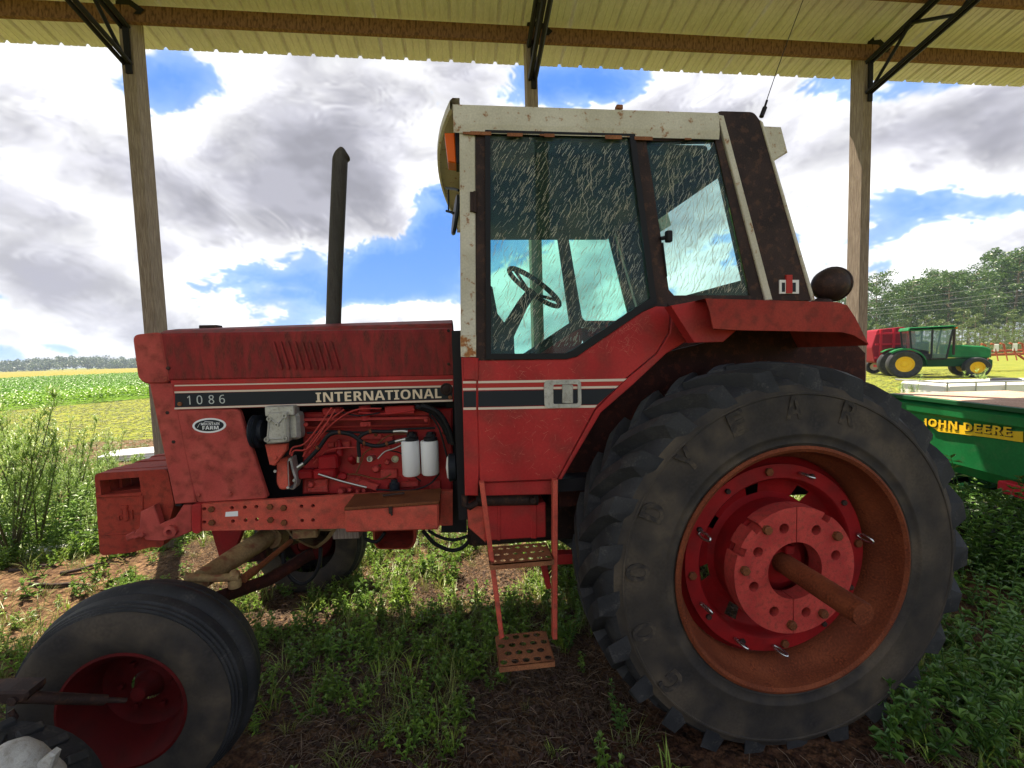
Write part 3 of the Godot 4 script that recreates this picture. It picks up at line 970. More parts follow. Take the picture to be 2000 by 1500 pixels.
	mb.box(Vector3(W(420, 1010, RZ).x, W(420, 1010, RZ).y, Z0), Vector3(0.12, 0.12, 0.62), 0.0)
	mb.prism(pp([[393, 985], [884, 958], [884, 1026], [393, 1037]], RZ), mir.call(RZ), mir.call(RZ) + 0.025)
	part("far_rail", mb, M.red, t)
	# --- engine
	var EZ := -2.47
	mb = Mb.new()
	mb.prism(pp([[592, 806], [884, 798], [884, 966], [590, 966]], EZ), mir.call(EZ), EZ, 0.01)
	var eng = part("engine_block", mb, M.red, t)
	mb = Mb.new()
	mb.prism(pp([[430, 770], [893, 752], [893, 1000], [430, 1000]], -2.6), -2.9, -2.6)
	part("engine_backing", mb, M.black_iron, t)  # added dark backing that closes the gaps behind the engine
	mb = Mb.new()
	mb.prism(pp([[872, 780], [912, 780], [912, 1040], [862, 1040], [862, 960]], -2.5), -2.9, -2.5)
	part("bell_housing", mb, M.black_iron, t)
	mb = Mb.new()
	mb.prism(Mb.rounded(pp([[586, 818], [838, 814], [842, 822], [840, 832], [590, 838]], EZ + 0.06), 0.015, 3), EZ, EZ + 0.06, 0.012)
	for q in [[598, 829], [640, 829], [714, 829], [832, 820]]: bolt(mb, W(q[0], q[1], EZ + 0.06), 0.012, 0.01)
	mb.box(W(714, 829, EZ + 0.058), Vector3(0.055, 0.024, 0.012), 0.004)
	part("intake_manifold", mb, M.cast, eng)
	mb = Mb.new()
	disc(mb, W(714, 820, EZ + 0.03), [Vector2(0.03, 0), Vector2(0.026, 0.03), Vector2(0.03, 0.034), Vector2(0.03, 0.075)], Vector3.UP, 16)
	part("breather", mb, M.red, eng)
	mb = Mb.new()
	mb.box(W(782, 800, EZ + 0.04), Vector3(0.155, 0.045, 0.06), 0.006)
	part("valve_cover", mb, M.red, eng)
	mb = Mb.new()
	mb.box(W(650, 803, EZ + 0.02), Vector3(0.10, 0.04, 0.05), 0.01)
	part("valve_cover", mb, M.red, eng)
	# pump, timing cover, small castings
	mb = Mb.new()
	mb.box(W(644, 900, EZ + 0.05), Vector3(0.10, 0.075, 0.09), 0.012)
	mb.box(W(638, 922, EZ + 0.05), Vector3(0.11, 0.055, 0.10), 0.012)
	mb.box(W(600, 925, EZ + 0.03), Vector3(0.08, 0.05, 0.06), 0.012)
	disc(mb, W(664, 890, EZ + 0.04), [Vector2(0.018, 0), Vector2(0.018, 0.05), Vector2(0.012, 0.06), Vector2(0.012, 0.085), Vector2(0.0, 0.09)], Vector3.UP, 12)
	disc(mb, W(668, 930, EZ + 0.06), [Vector2(0.022, 0), Vector2(0.022, 0.04), Vector2(0.014, 0.05), Vector2(0, 0.05)], Vector3(0.4, 0.2, 1), 12)
	part("injection_pump", mb, M.disc_red, eng)
	mb = Mb.new()
	disc(mb, W(690, 902, EZ + 0.03), [Vector2(0.018, 0), Vector2(0.018, 0.05), Vector2(0.01, 0.06), Vector2(0, 0.06)], Vector3(0, 0.6, 1), 12)
	part("injection_pump", mb, M.disc_red, eng)
	for q in [[735, 915, 0.022], [757, 902, 0.016], [700, 935, 0.018], [610, 945, 0.02], [685, 955, 0.014], [668, 958, 0.02], [700, 958, 0.012], [712, 957, 0.012]]:
		mb = Mb.new()
		disc(mb, W(q[0], q[1], EZ), [Vector2(q[2], 0), Vector2(q[2], 0.03), Vector2(q[2] * 0.6, 0.045), Vector2(0, 0.045)], Vector3(0.1, 0.15, 1), 10)
		part("engine_plug", mb, M.cast, eng)
	mb = Mb.new()
	mb.prism(pp([[600, 940], [640, 935], [640, 962], [600, 962]], EZ + 0.02), EZ, EZ + 0.02, 0.005)
	part("engine_casting", mb, M.cast, eng)
	mb = Mb.new()
	mb.prism(pp([[700, 850], [745, 848], [745, 858], [700, 860]], EZ + 0.015), EZ, EZ + 0.015, 0.004)
	part("engine_casting", mb, M.cast, eng)
	mb = Mb.new()
	mb.prism(pp([[640, 864], [652, 864], [652, 874], [640, 874]], EZ + 0.02), EZ, EZ + 0.02, 0.004)
	part("engine_casting", mb, M.cast, eng)
	mb = Mb.new()
	mb.prism(pp([[670, 926], [740, 948], [734, 960], [664, 938]], EZ + 0.04), EZ, EZ + 0.04, 0.006)
	part("engine_casting", mb, M.cast, eng)
	mb = Mb.new()
	disc(mb, W(729, 894, EZ), [Vector2(0.016, 0), Vector2(0.016, 0.05), Vector2(0.011, 0.05), Vector2(0.009, 0.03), Vector2(0, 0.03)], Vector3(-0.2, 0.1, 1), 14)
	part("fitting", mb, M.steel, eng)
	mb = Mb.new()
	disc(mb, W(772, 896, EZ), [Vector2(0.019, 0), Vector2(0.019, 0.01), Vector2(0.015, 0.01), Vector2(0.012, 0.003), Vector2(0, 0.003)], Vector3.BACK, 18)
	part("fitting", mb, M.steel, eng)
	# air-conditioning compressor with pulley
	var CZ := -2.31
	mb = Mb.new()
	mb.prism(Mb.rounded(pp([[523, 806], [562, 803], [564, 864], [519, 868]], CZ), 0.012, 3), CZ - 0.12, CZ, 0.006)
	mb.box(W(577, 830, CZ - 0.08), Vector3(0.07, 0.14, 0.10), 0.02)
	mb.box(W(552, 801, CZ - 0.05), Vector3(0.14, 0.05, 0.08), 0.006)
	for q in [[527, 818], [557, 812], [522, 858], [558, 856]]:
		disc(mb, W(q[0], q[1], CZ - 0.002), [Vector2(0.013, 0), Vector2(0.012, 0.012), Vector2(0.006, 0.012), Vector2(0.005, 0.004), Vector2(0, 0.004)], Vector3.BACK, 12)
	disc(mb, W(542, 829, CZ - 0.002), [Vector2(0.011, 0), Vector2(0.010, 0.014), Vector2(0.005, 0.014), Vector2(0.005, 0.004), Vector2(0, 0.004)], Vector3.BACK, 12)
	for s in [[[527, 818], [542, 829]], [[557, 812], [542, 829]], [[522, 858], [558, 856]], [[527, 818], [522, 858]], [[557, 812], [558, 856]]]:
		mb.tube([W(s[0][0], s[0][1], CZ), W(s[1][0], s[1][1], CZ)], 0.0045, 6)
	part("compressor", mb, M.alloy, t)
	mb = Mb.new()
	disc(mb, W(517, 842, CZ - 0.06), [Vector2(0, 0.0), Vector2(0.055, 0.0), Vector2(0.055, 0.02), Vector2(0.084, 0.024), Vector2(0.072, 0.034), Vector2(0.084, 0.044), Vector2(0.084, 0.05), Vector2(0, 0.05)], Vector3.LEFT, 32)
	part("pulley", mb, M.black_paint, t)
	mb = Mb.new()
	mb.prism(pp([[517, 869], [560, 867], [559, 880], [536, 910], [526, 908]], CZ - 0.03), CZ - 0.06, CZ - 0.03, 0.004)
	bolt(mb, W(537, 893, CZ - 0.03), 0.013, 0.008)
	part("compressor_bracket", mb, M.orange, t)
	mb = Mb.new()
	mb.prism(Mb.rounded(pp([[540, 900], [562, 892], [566, 955], [546, 958], [539, 945]], -2.40), 0.02, 3), -2.47, -2.40, 0.008)
	part("timing_cover", mb, M.orange, t)
	mb = Mb.new()
	mb.prism(Mb.rounded(pp([[560, 900], [568, 892], [572, 915], [580, 940], [574, 958], [562, 956]], -2.385), 0.02, 3), -2.46, -2.385, 0.008)
	for q in [[567, 897], [575, 938], [563, 952], [538, 920]]: bolt(mb, W(q[0], q[1], -2.385), 0.008, 0.008)
	part("water_pump", mb, M.alloy, t)
	# hoses and pipes
	var hose := func(called, pts, z, r, m):
		var h := Mb.new()
		var q := []
		for p in pts: q.append(W(p[0], p[1], p[2] if p.size() > 2 else z))
		h.tube(q, r, 8, 5)
		return part(called, h, m, t)
	hose.call("hose", [[594, 906], [622, 876], [642, 850], [664, 845], [688, 850], [712, 866], [740, 871], [772, 862]], -2.36, 0.011, M.black_rubber)
	hose.call("hose", [[702, 892], [700, 866], [704, 852], [724, 843], [748, 843], [768, 843]], -2.36, 0.010, M.black_rubber)
	hose.call("hose_end", [[582, 913], [594, 905]], -2.36, 0.012, M.steel)
	hose.call("hose_end", [[770, 863], [786, 859], [800, 856]], -2.36, 0.010, M.steel)
	hose.call("hose_end", [[768, 843], [784, 842], [796, 843]], -2.36, 0.009, M.steel)
	hose.call("hose_end", [[700, 892], [700, 903]], -2.36, 0.009, M.steel)
	hose.call("hose", [[812, 793], [846, 806], [868, 835], [880, 865]], -2.38, 0.016, M.black_rubber)
	hose.call("hose", [[822, 792], [856, 806], [876, 838], [885, 868]], -2.34, 0.014, M.black_rubber)
	hose.call("hose", [[838, 808], [858, 838], [874, 896]], -2.33, 0.005, M.black_rubber)
	hose.call("hose", [[858, 925], [838, 946], [800, 958], [735, 956]], -2.38, 0.005, M.black_rubber)
	hose.call("fuel_line", [[566, 888], [572, 874], [600, 862], [648, 796]], -2.36, 0.0045, M.cast)
	hose.call("fuel_line", [[570, 890], [575, 880], [606, 872], [655, 800]], -2.36, 0.0045, M.cast)
	hose.call("fuel_line", [[592, 892], [606, 866], [640, 824], [672, 800]], -2.37, 0.0045, M.cast)
	hose.call("fuel_line", [[604, 884], [640, 836], [690, 802], [745, 798]], -2.38, 0.0045, M.cast)
	hose.call("fuel_line", [[696, 924], [706, 900], [712, 885], [736, 868], [762, 850], [800, 848]], -2.37, 0.0045, M.dusty_red)
	hose.call("fuel_line", [[700, 806], [760, 808], [810, 800]], -2.40, 0.006, M.red)
	hose.call("linkage_rod", [[622, 926], [668, 940], [716, 952]], -2.35, 0.006, M.steel)
	# wiring, clamps and bolt heads that crowd the block
	hose.call("wire_loom", [[600, 846], [650, 842], [720, 845], [790, 838], [850, 836]], -2.40, 0.006, M.black_rubber)
	hose.call("wire_loom", [[640, 812], [668, 806], [700, 812], [742, 806]], -2.39, 0.004, M.black_rubber)
	hose.call("wire_loom", [[760, 880], [786, 888], [800, 920], [822, 940]], -2.41, 0.0035, M.black_rubber)
	hose.call("fuel_line", [[612, 905], [640, 880], [690, 874], [730, 880]], -2.40, 0.004, M.cast)
	hose.call("fuel_line", [[640, 934], [690, 926], [740, 936], [764, 926]], -2.40, 0.0045, M.dusty_red)
	hose.call("fuel_line", [[738, 896], [752, 882], [770, 876], [790, 866]], -2.38, 0.004, M.steel)
	for q in [[622, 876], [664, 845], [712, 866], [724, 843], [756, 867]]:
		mb = Mb.new()
		disc(mb, W(q[0], q[1], -2.36) - Vector3(0.006, 0, 0), [Vector2(0.0, 0), Vector2(0.0135, 0), Vector2(0.0135, 0.012), Vector2(0.0, 0.012)], Vector3(1, 0.25 if q[0] > 640 else 0.9, 0), 12)
		part("hose_clamp", mb, M.dusty_red, t)
	for i in 26:
		mb = Mb.new()
		bolt(mb, W(rng.randf_range(596, 872), [846, 872, 890, 912, 934, 950][i % 6] + rng.randf_range(-4, 4), EZ), rng.randf_range(0.006, 0.010), rng.randf_range(0.008, 0.02))
		part("bolt", mb, M.cast if i % 3 else M.dusty_red, eng)
	for q in [[612, 858, 0.06, 0.03], [670, 868, 0.08, 0.04], [756, 858, 0.07, 0.035], [760, 925, 0.09, 0.05], [800, 945, 0.10, 0.03], [850, 946, 0.06, 0.05], [626, 950, 0.08, 0.03]]:
		mb = Mb.new()
		mb.box(W(q[0], q[1], EZ + 0.008), Vector3(q[2], q[3], 0.03), 0.006)
		part("engine_casting", mb, M.cast, eng)
	mb = Mb.new()
	disc(mb, W(771, 958, EZ + 0.05), [Vector2(0.028, 0), Vector2(0.028, 0.04), Vector2(0.018, 0.045), Vector2(0.018, 0.06), Vector2(0, 0.06)], Vector3.UP, 16)
	part("solenoid", mb, M.black_paint, t)
	for q in [[804, 860, 928], [841, 860, 926]]:
		mb = Mb.new()
		var top := W(q[0], q[1], -2.37)
		var bot := W(q[0], q[2], -2.37)
		disc(mb, bot, [Vector2(0, 0), Vector2(0.040, 0.0), Vector2(0.0465, 0.008), Vector2(0.0465, top.y - bot.y - 0.006), Vector2(0.043, top.y - bot.y), Vector2(0, top.y - bot.y)], Vector3.UP, 28)
		var fl = part("fuel_filter", mb, M.white, t)
		mb = Mb.new()
		disc(mb, top, [Vector2(0.036, -0.002), Vector2(0.036, 0.016), Vector2(0.016, 0.022), Vector2(0.016, 0.045), Vector2(0, 0.045)], Vector3.UP, 18)
		mb.box(top + Vector3(0, 0.02, -0.03), Vector3(0.05, 0.03, 0.08), 0.006)
		part("filter_head", mb, M.black_iron, fl)
		mb = Mb.new()
		disc(mb, bot + Vector3(0, 0.035, 0), [Vector2(0.0468, 0), Vector2(0.0468, 0.05)], Vector3.UP, 28, func(_i, sg): return int(sg) < 10 or int(sg) > 16)
		part("filter_print", mb, M.thin_letter, fl)
	mb = Mb.new()
	var hl := W(878, 913, -2.2)
	disc(mb, hl + Vector3(0.055, 0, 0), [Vector2(0, 0), Vector2(0.03, 0), Vector2(0.066, 0.025), Vector2(0.07, 0.055), Vector2(0.064, 0.06)], Vector3.LEFT, 24)
	var lamp = part("side_lamp", mb, M.black_paint, t)
	mb = Mb.new()
	disc(mb, hl, [Vector2(0.064, 0), Vector2(0.05, 0.012), Vector2(0, 0.018)], Vector3.LEFT, 24)
	part("lens", mb, M.tank_white, lamp)
	# --- tool box
	mb = Mb.new()
	var TZ := -2.14
	mb.prism(Mb.rounded(pp([[673, 996], [857, 984], [857, 1035], [674, 1041]], TZ), 0.014, 3), -2.34, TZ, 0.008)
	var tb = part("tool_box", mb, M.orange, t)
	mb = Mb.new()
	mb.prism(pp([[672, 992], [858, 979], [858, 985], [672, 998]], TZ + 0.006), -2.345, TZ + 0.006, 0.004)
	part("lid", mb, M.dusty_red, tb)
	mb = Mb.new()
	mb.box(W(763, 996, TZ + 0.006), Vector3(0.018, 0.034, 0.014), 0.003)
	mb.tube([W(763, 1000, TZ + 0.012), W(766, 1007, TZ + 0.016)], 0.005, 6)
	part("latch", mb, M.dark_frame, tb)
	mb = Mb.new()
	var lidy := W(763, 986, TZ).y + 0.014
	mb.tube([Vector3(W(748, 970, -2.25).x, lidy, -2.25), Vector3(W(790, 970, -2.25).x, lidy + 0.006, -2.25)], 0.006, 6)
	part("lid_handle", mb, M.dark_frame, tb)
	# --- under the engine: pan, front axle
	mb = Mb.new()
	mb.prism(Mb.rounded(pp([[726, 1020], [812, 1020], [813, 1060], [800, 1075], [736, 1075], [728, 1062]], -2.52), 0.02, 3), -2.88, -2.52, 0.015)
	part("oil_pan", mb, M.orange, t)
	hose.call("hose", [[826, 1036], [850, 1062], [884, 1075], [910, 1064], [922, 1040]], -2.5, 0.011, M.black_rubber)
	hose.call("hose", [[836, 1036], [862, 1050], [890, 1054], [920, 1044]], -2.5, 0.009, M.black_rubber)
	hose.call("hose", [[712, 1052], [735, 1058], [752, 1040]], -2.45, 0.010, M.black_rubber)
	hose.call("hose", [[552, 1078], [556, 1108], [572, 1132], [592, 1140], [612, 1126], [624, 1100], [626, 1070]], -2.42, 0.010, M.black_rubber)
	mb = Mb.new()
	mb.prism(Mb.rounded(pp([[552, 1030], [660, 1030], [640, 1058], [616, 1076], [596, 1070], [566, 1052]], -2.46), 0.02, 4), -2.94, -2.46, 0.02)
	mb.box(W(598, 1040, -2.45), Vector3(0.13, 0.05, 0.06), 0.01)
	part("axle_pivot", mb, M.axle_dust, t)
	mb = Mb.new()
	mb.prism(pp([[646, 1026], [700, 1026], [702, 1052], [650, 1054]], -2.48), -2.6, -2.48, 0.004)
	part("wood_block", mb, M.wood, t, "pale wooden block wedged under the frame rail")
	mb = Mb.new()
	mb.prism(pp([[411, 1034], [475, 1034], [462, 1066], [428, 1090]], -2.56), -2.6, -2.56, 0.004)
	part("gusset_plate", mb, M.red, t)
	mb = Mb.new()      # axle beam tubes to both sides
	var ka := W(392, 1132, -2.08)
	var kb := W(520, 1050, -2.52)
	mb.tube([kb, kb.lerp(ka, 0.5), ka], [0.052, 0.050, 0.044], 16)
	mb.tube([kb + Vector3(0.03, -0.01, 0.0), Vector3(-1.0, 0.55, -3.3)], 0.05, 14)
	mb.tube([kb, Vector3(kb.x + 0.02, kb.y, -2.9)], 0.06, 14)
	part("front_axle", mb, M.axle_dust, t, "dust-covered tubular front axle")
	mb = Mb.new()
	mb.tube([W(430, 1166, -2.02), W(520, 1134, -2.3), W(606, 1082, -2.55)], 0.040, 4)
	mb.box(W(500, 1075, -2.5), Vector3(0.14, 0.09, 0.10), 0.01)
	mb.tube([W(560, 1060, -2.6), Vector3(-1.0, 0.6, -3.3)], 0.04, 4)
	part("axle_brace", mb, M.grimy, t)
	mb = Mb.new()
	mb.tube([W(496, 1116, -2.12), W(568, 1057, -2.42)], 0.014, 8)
	mb.tube([W(476, 1130, -2.05), W(500, 1112, -2.13)], 0.020, 8)
	part("tie_rod", mb, M.dusty_red, t)
	mb = Mb.new()
	mb.tube([W(362, 1128, -1.98), W(420, 1130, -2.0), W(466, 1126, -2.03)], [0.02, 0.016, 0.02], 6)
	disc(mb, W(459, 1146, -2.03), [Vector2(0, 0), Vector2(0.026, 0), Vector2(0.026, 0.03), Vector2(0.020, 0.036), Vector2(0.024, 0.06), Vector2(0.012, 0.075), Vector2(0, 0.075)], Vector3.UP, 12)
	part("steering_arm", mb, M.axle_dust, t)
	# --- front wheels
	var fc := W(234, 1394, -1.72)
	var fr := [Vector2(0.205, 0.118), Vector2(0.225, 0.13), Vector2(0.28, 0.142), Vector2(0.33, 0.138), Vector2(0.352, 0.128), Vector2(0.358, 0.121), Vector2(0.3575, 0.116), Vector2(0.3665, 0.114), Vector2(0.367, 0.108), Vector2(0.363, 0.105), Vector2(0.373, 0.101), Vector2(0.374, 0.094), Vector2(0.369, 0.090), Vector2(0.381, 0.084), Vector2(0.386, 0.062), Vector2(0.386, 0.050), Vector2(0.380, 0.044), Vector2(0.387, 0.038), Vector2(0.402, 0.018), Vector2(0.404, 0.0)]
	var ft := []
	for p in fr: ft.append(Vector2(p.x * 1.05, p.y))
	for i in range(fr.size() - 2, -1, -1): ft.append(Vector2(fr[i].x * 1.05, -fr[i].y))
	for s in [1.0, -1.0]:
		var w := Node3D.new()
		w.name = "front_wheel"
		t.add_child(w, true)
		var c: Vector3 = Vector3(fc.x, fc.y, fc.z - 0.13) if s > 0 else Vector3(-1.22, 0.385, -3.58)
		var ax := Vector3(0.02, 0.02, s)
		mb = Mb.new()
		disc(mb, c, ft.slice(0, 6), ax, 80)
		disc(mb, c, ft.slice(ft.size() - 6), ax, 80)
		part("tyre_sidewall", mb, M.rubber, w)
		mb = Mb.new()
		disc(mb, c, ft.slice(5, ft.size() - 5), ax, 80)
		part("tyre_tread", mb, M.tread, w)
		mb = Mb.new()
		disc(mb, c, [Vector2(0.216, 0.115), Vector2(0.224, 0.124), Vector2(0.214, 0.127), Vector2(0.204, 0.118), Vector2(0.188, 0.095), Vector2(0.17, 0.05), Vector2(0.165, -0.02), Vector2(0.14, -0.035), Vector2(0.07, -0.03), Vector2(0.06, -0.02)], ax, 48)
		for k in 6: bolt(mb, c + Vector3(cos(TAU * k / 6) * 0.10, sin(TAU * k / 6) * 0.10, -0.032 * s), 0.012, 0.02, ax)
		part("rim", mb, M.rim_shade_red, w)
		mb = Mb.new()
		disc(mb, c, [Vector2(0.06, -0.14), Vector2(0.062, -0.04), Vector2(0.045, -0.01), Vector2(0.034, 0.0), Vector2(0.032, 0.03), Vector2(0.026, 0.04), Vector2(0, 0.042)], ax, 20)
		mb.tube([c - ax * 0.13, c - ax * 0.16 + Vector3(0, 0.12, 0), c + Vector3(0, 0.3, -s * 0.19)], [0.05, 0.05, 0.045], 10)
		part("hub", mb, M.rim_shade_red, w)
	# --- exhaust, antenna
	mb = Mb.new()
	var stack := [W(651, 640, Z0), W(655, 520, Z0)]
	var bend := W(664, 318, Z0)
	for i in 8:
		var a := deg_to_rad(i * 9.0)
		stack.append(bend + Vector3(0.055 * (1.0 - cos(a)), 0.055 * sin(a), 0))
	var wide := []
	for i in stack.size(): wide.append(0.042)
	var last: Vector3 = stack[stack.size() - 1]
	var go: Vector3 = (last - stack[stack.size() - 2]).normalized()
	stack.append(last + go * 0.008)
	wide.append(0.037)
	stack.append(last + go * 0.013)
	wide.append(0.026)
	mb.tube(stack, wide, 18)
	part("exhaust_pipe", mb, M.stack_grey, t)
	mb = Mb.new()
	mb.tube([W(1487, 228, -2.25), W(1494, 210, -2.25)], 0.012, 8)
	mb.tube([W(1492, 214, -2.25), W(1498, 196, -2.25)], 0.006, 8)
	mb.tube([W(1496, 200, -2.25), W(1528, 108, -2.25), W(1576, -20, -2.25)], 0.0022, 5, 4)
	part("antenna", mb, M.black_iron, t)
	make_cab(t)
	make_rear(t)

func make_cab(t) -> void:
	var mb: Mb
	var DZ := -1.95
	var FZ := 2 * Z0 - DZ
	# outlines traced on the near side; the far side is the same cab mirrored across the centre plane
	var glass := pp([[957, 262], [1228, 268], [1268, 583], [1245, 598], [1118, 684], [1102, 690], [959, 691]], DZ)
	var seal := pp([[947, 254], [1238, 260], [1281, 592], [1252, 609], [1126, 695], [1106, 701], [949, 702]], DZ)
	var frame := pp([[929, 236], [1250, 244], [1304, 600], [1262, 622], [1136, 708], [1110, 716], [931, 716]], DZ)
	var qglass := pp([[1262, 276], [1396, 273], [1464, 577], [1316, 577], [1306, 566]], DZ)
	var qseal := pp([[1252, 248], [1403, 250], [1494, 590], [1306, 598], [1296, 576]], DZ)
	var door_low := pp([[930, 704], [1106, 701], [1126, 696], [1252, 610], [1281, 598], [1303, 599], [1308, 622], [1305, 650], [1281, 690], [1217, 743], [1161, 800], [1088, 936], [937, 942]], DZ)
	for side in [1, -1]:
		var z: float = DZ if side > 0 else FZ
		var s := float(side)
		var door := Node3D.new()
		door.name = "door"
		t.add_child(door, true)
		mb = Mb.new()
		mb.prism(door_low, z - s * 0.035, z + s * 0.006, 0.004)
		part("panel", mb, M.red, door)
		mb = Mb.new()
		mb.ring(frame, seal, z - s * 0.04, z + s * 0.003)
		part("frame", mb, M.dark_frame, door)
		mb = Mb.new()
		mb.ring(seal, glass, z - s * 0.015, z + s * 0.012)
		part("seal", mb, M.black_rubber, door)
		mb = Mb.new()
		mb.prism(Mb.inset(glass, 0.003) if Geometry2D.is_polygon_clockwise(glass) else Mb.inset(glass, -0.003), z - s * 0.008, z - s * 0.002)
		part("window", mb, M.glass, door)
		mb = Mb.new()
		mb.ring(qseal, qglass, z - s * 0.04, z + s * 0.002)
		part("quarter_frame", mb, M.dark_frame, t)
		mb = Mb.new()
		mb.prism(qglass, z - s * 0.010, z - s * 0.004)
		part("quarter_window", mb, M.glass, t)
		if side > 0:
			door_details(door, t)
		# front pillar, cream above and red below
		mb = Mb.new()
		mb.prism(pp([[897, 233], [928, 235], [930, 697], [900, 697]], DZ), z - s * 0.06, z + s * 0.004, 0.004)
		part("pillar", mb, M.cream, t)
		mb = Mb.new()
		mb.prism(pp([[899, 655], [930, 655], [930, 697], [900, 697]], DZ + 0.004), z + s * 0.003, z + s * 0.0065, 0.001)
		part("pillar_plate", mb, M.rusty_cream, t, "rust-stained plate at the foot of the cream pillar")
		mb = Mb.new()
		mb.prism(pp([[901, 698], [930, 698], [936, 900], [934, 968], [908, 968], [904, 800]], DZ), z - s * 0.06, z + s * 0.004, 0.004)
		part("pillar_foot", mb, M.red, t)
		# rear white trims and black side vent
		mb = Mb.new()
		mb.prism(pp([[1399, 226], [1411, 228], [1506, 586], [1492, 587]], DZ), z - s * 0.05, z + s * 0.012, 0.003)
		mb.prism(pp([[1482, 236], [1488, 240], [1590, 587], [1583, 588]], DZ), z - s * 0.05, z + s * 0.010, 0.003)
		part("trim", mb, M.cream, t)
		mb = Mb.new()
		mb.prism(Mb.rounded(pp([[1400, 217], [1472, 219], [1487, 240], [1586, 588], [1500, 588]], DZ), 0.02, 3), z - s * 0.05, z + s * 0.004, 0.003)
		part("side_vent", mb, M.dark_frame, t, "black perforated panel behind the rear side window")
	# badge on the vent
	mb = Mb.new()
	mb.prism(pp([[1521, 547], [1559, 547], [1559, 574], [1521, 574]], DZ + 0.004), DZ, DZ + 0.010, 0.001)
	part("badge", mb, M.tank_white, t)
	mb = Mb.new()
	mb.prism(pp([[1527, 552], [1533, 552], [1533, 570], [1527, 570]], DZ + 0.01), DZ, DZ + 0.0115)
	mb.prism(pp([[1548, 552], [1554, 552], [1554, 570], [1548, 570]], DZ + 0.01), DZ, DZ + 0.0115)
	part("badge_mark", mb, M.black_paint, t)
	mb = Mb.new()
	mb.prism(pp([[1535, 537], [1547, 537], [1547, 573], [1535, 573]], DZ + 0.01), DZ, DZ + 0.014, 0.001)
	part("badge_mark", mb, M.stripe_red, t)
	# roof
	mb = Mb.new()
	var r0 := W(880, 196, DZ)
	var rows := []
	var xs := [W(884, 200, DZ).x, W(1000, 200, DZ).x, W(1200, 200, DZ).x, W(1402, 217, DZ).x]
	for x in xs:
		var row := []
		for q in [[0.76, -0.135], [0.765, -0.10], [0.758, -0.02], [0.72, 0.0], [0.5, 0.035], [0.0, 0.05], [-0.5, 0.035], [-0.72, 0.0], [-0.758, -0.02], [-0.765, -0.10], [-0.76, -0.135]]:
			row.append(Vector3(x, r0.y + q[1], Z0 + q[0]))
		rows.append(row)
	for k in rows.size() - 1:
		for i in rows[0].size() - 1:
			mb.quad(rows[k][i], rows[k + 1][i], rows[k + 1][i + 1], rows[k][i + 1], Vector3(0, 1 if i > 2 and i < 8 else 0, 1 if i < 5 else -1))
	var roof = part("roof", mb, M.cream, t, "cream cab roof with rusting lower edge")
	mb = Mb.new()      # torn rusty edge along the gutter
	var lip := W(900, 235, DZ + 0.01)
	var xx: float = xs[0] + 0.01
	while xx < xs[3] - 0.02:
		var w := rng.randf_range(0.02, 0.09)
		if rng.randf() < 0.55:
			mb.box(Vector3(xx + w / 2, r0.y - 0.136 - rng.randf() * 0.004, DZ + 0.0125), Vector3(w, rng.randf_range(0.006, 0.018), 0.004), 0.0)
		xx += w
	part("rusty_edge", mb, M.rust, roof)
	mb = Mb.new()
	mb.box(Vector3((xs[0] + xs[3]) / 2 + 0.02, r0.y - 0.17, Z0), Vector3(xs[3] - xs[0] - 0.08, 0.07, 1.44), 0.02)
	part("headliner", mb, M.dash, roof)
	mb = Mb.new()
	mb.box(W(1212, 209, DZ) + Vector3(0, 0.006, -0.02), Vector3(0.03, 0.02, 0.03), 0.005)
	part("roof_bolt", mb, M.rust, roof)
	# bowed visor lip at the front edge of the roof, header panel behind it, windscreen below
	mb = Mb.new()
	var nz := 16
	var prev := []
	for k in nz + 1:
		var u := lerpf(-1.0, 1.0, float(k) / nz)
		var z := Z0 + u * 0.762
		var bow := 0.012 + 0.085 * (1.0 - u * u)
		var x: float = xs[0]
		var yt := r0.y + 0.05 * (1.0 - u * u) + 0.004
		var row := [Vector3(x + 0.03, yt, z), Vector3(x - bow + 0.012, yt, z), Vector3(x - bow, yt - 0.012, z), Vector3(x - bow, yt - 0.045, z), Vector3(x - bow + 0.012, yt - 0.05, z), Vector3(x - bow + 0.014, yt - 0.02, z), Vector3(x + 0.03, yt - 0.02, z)]
		if k > 0:
			for i in row.size() - 1:
				mb.quad(prev[i], row[i], row[i + 1], prev[i + 1], [Vector3.UP, Vector3(-1, 1, 0), Vector3.LEFT, Vector3.DOWN, Vector3.RIGHT, Vector3.DOWN][i])
		prev = row
	part("visor_lip", mb, M.cream, roof)
	mb = Mb.new()
	mb.box(Vector3(xs[0] + 0.045, r0.y - 0.15, Z0), Vector3(0.03, 0.26, 1.48), 0.004)
	part("front_header", mb, M.cream, roof)
	mb = Mb.new()
	mb.box(Vector3(xs[0] + 0.02, (r0.y - 0.29 + W(897, 640, DZ).y) / 2, Z0), Vector3(0.006, r0.y - 0.29 - W(897, 640, DZ).y, 1.40), 0.0)
	part("windscreen", mb, M.glass, t)
	mb = Mb.new()
	var am := W(880, 288, -2.03)
	mb.prism(pp([[868, 259], [888, 259], [891, 318], [875, 316]], -1.985), -2.07, -1.985, 0.004)
	var al = part("amber_light", mb, M.amber, t)
	mb = Mb.new()
	mb.prism(pp([[888, 257], [897, 257], [898, 320], [891, 320]], -1.985), -2.07, -1.98, 0.003)
	part("lamp_base", mb, M.black_rubber, al)
	mb = Mb.new()      # mirror on its bracket
	mb.tube([W(871, 367, -2.1), W(890, 369, -2.0), W(896, 372, -1.97)], 0.006, 6)
	mb.tube([W(876, 367, -2.1), W(876, 412, -2.1)], 0.004, 6)
	mb.tube([W(872, 412, -2.1), W(886, 416, -2.06)], 0.006, 6)
	var mm := mb
	var old := mm.xf
	mm.xf = aim(W(890, 420, -2.08), Vector3(-1, 0.15, 0.12))
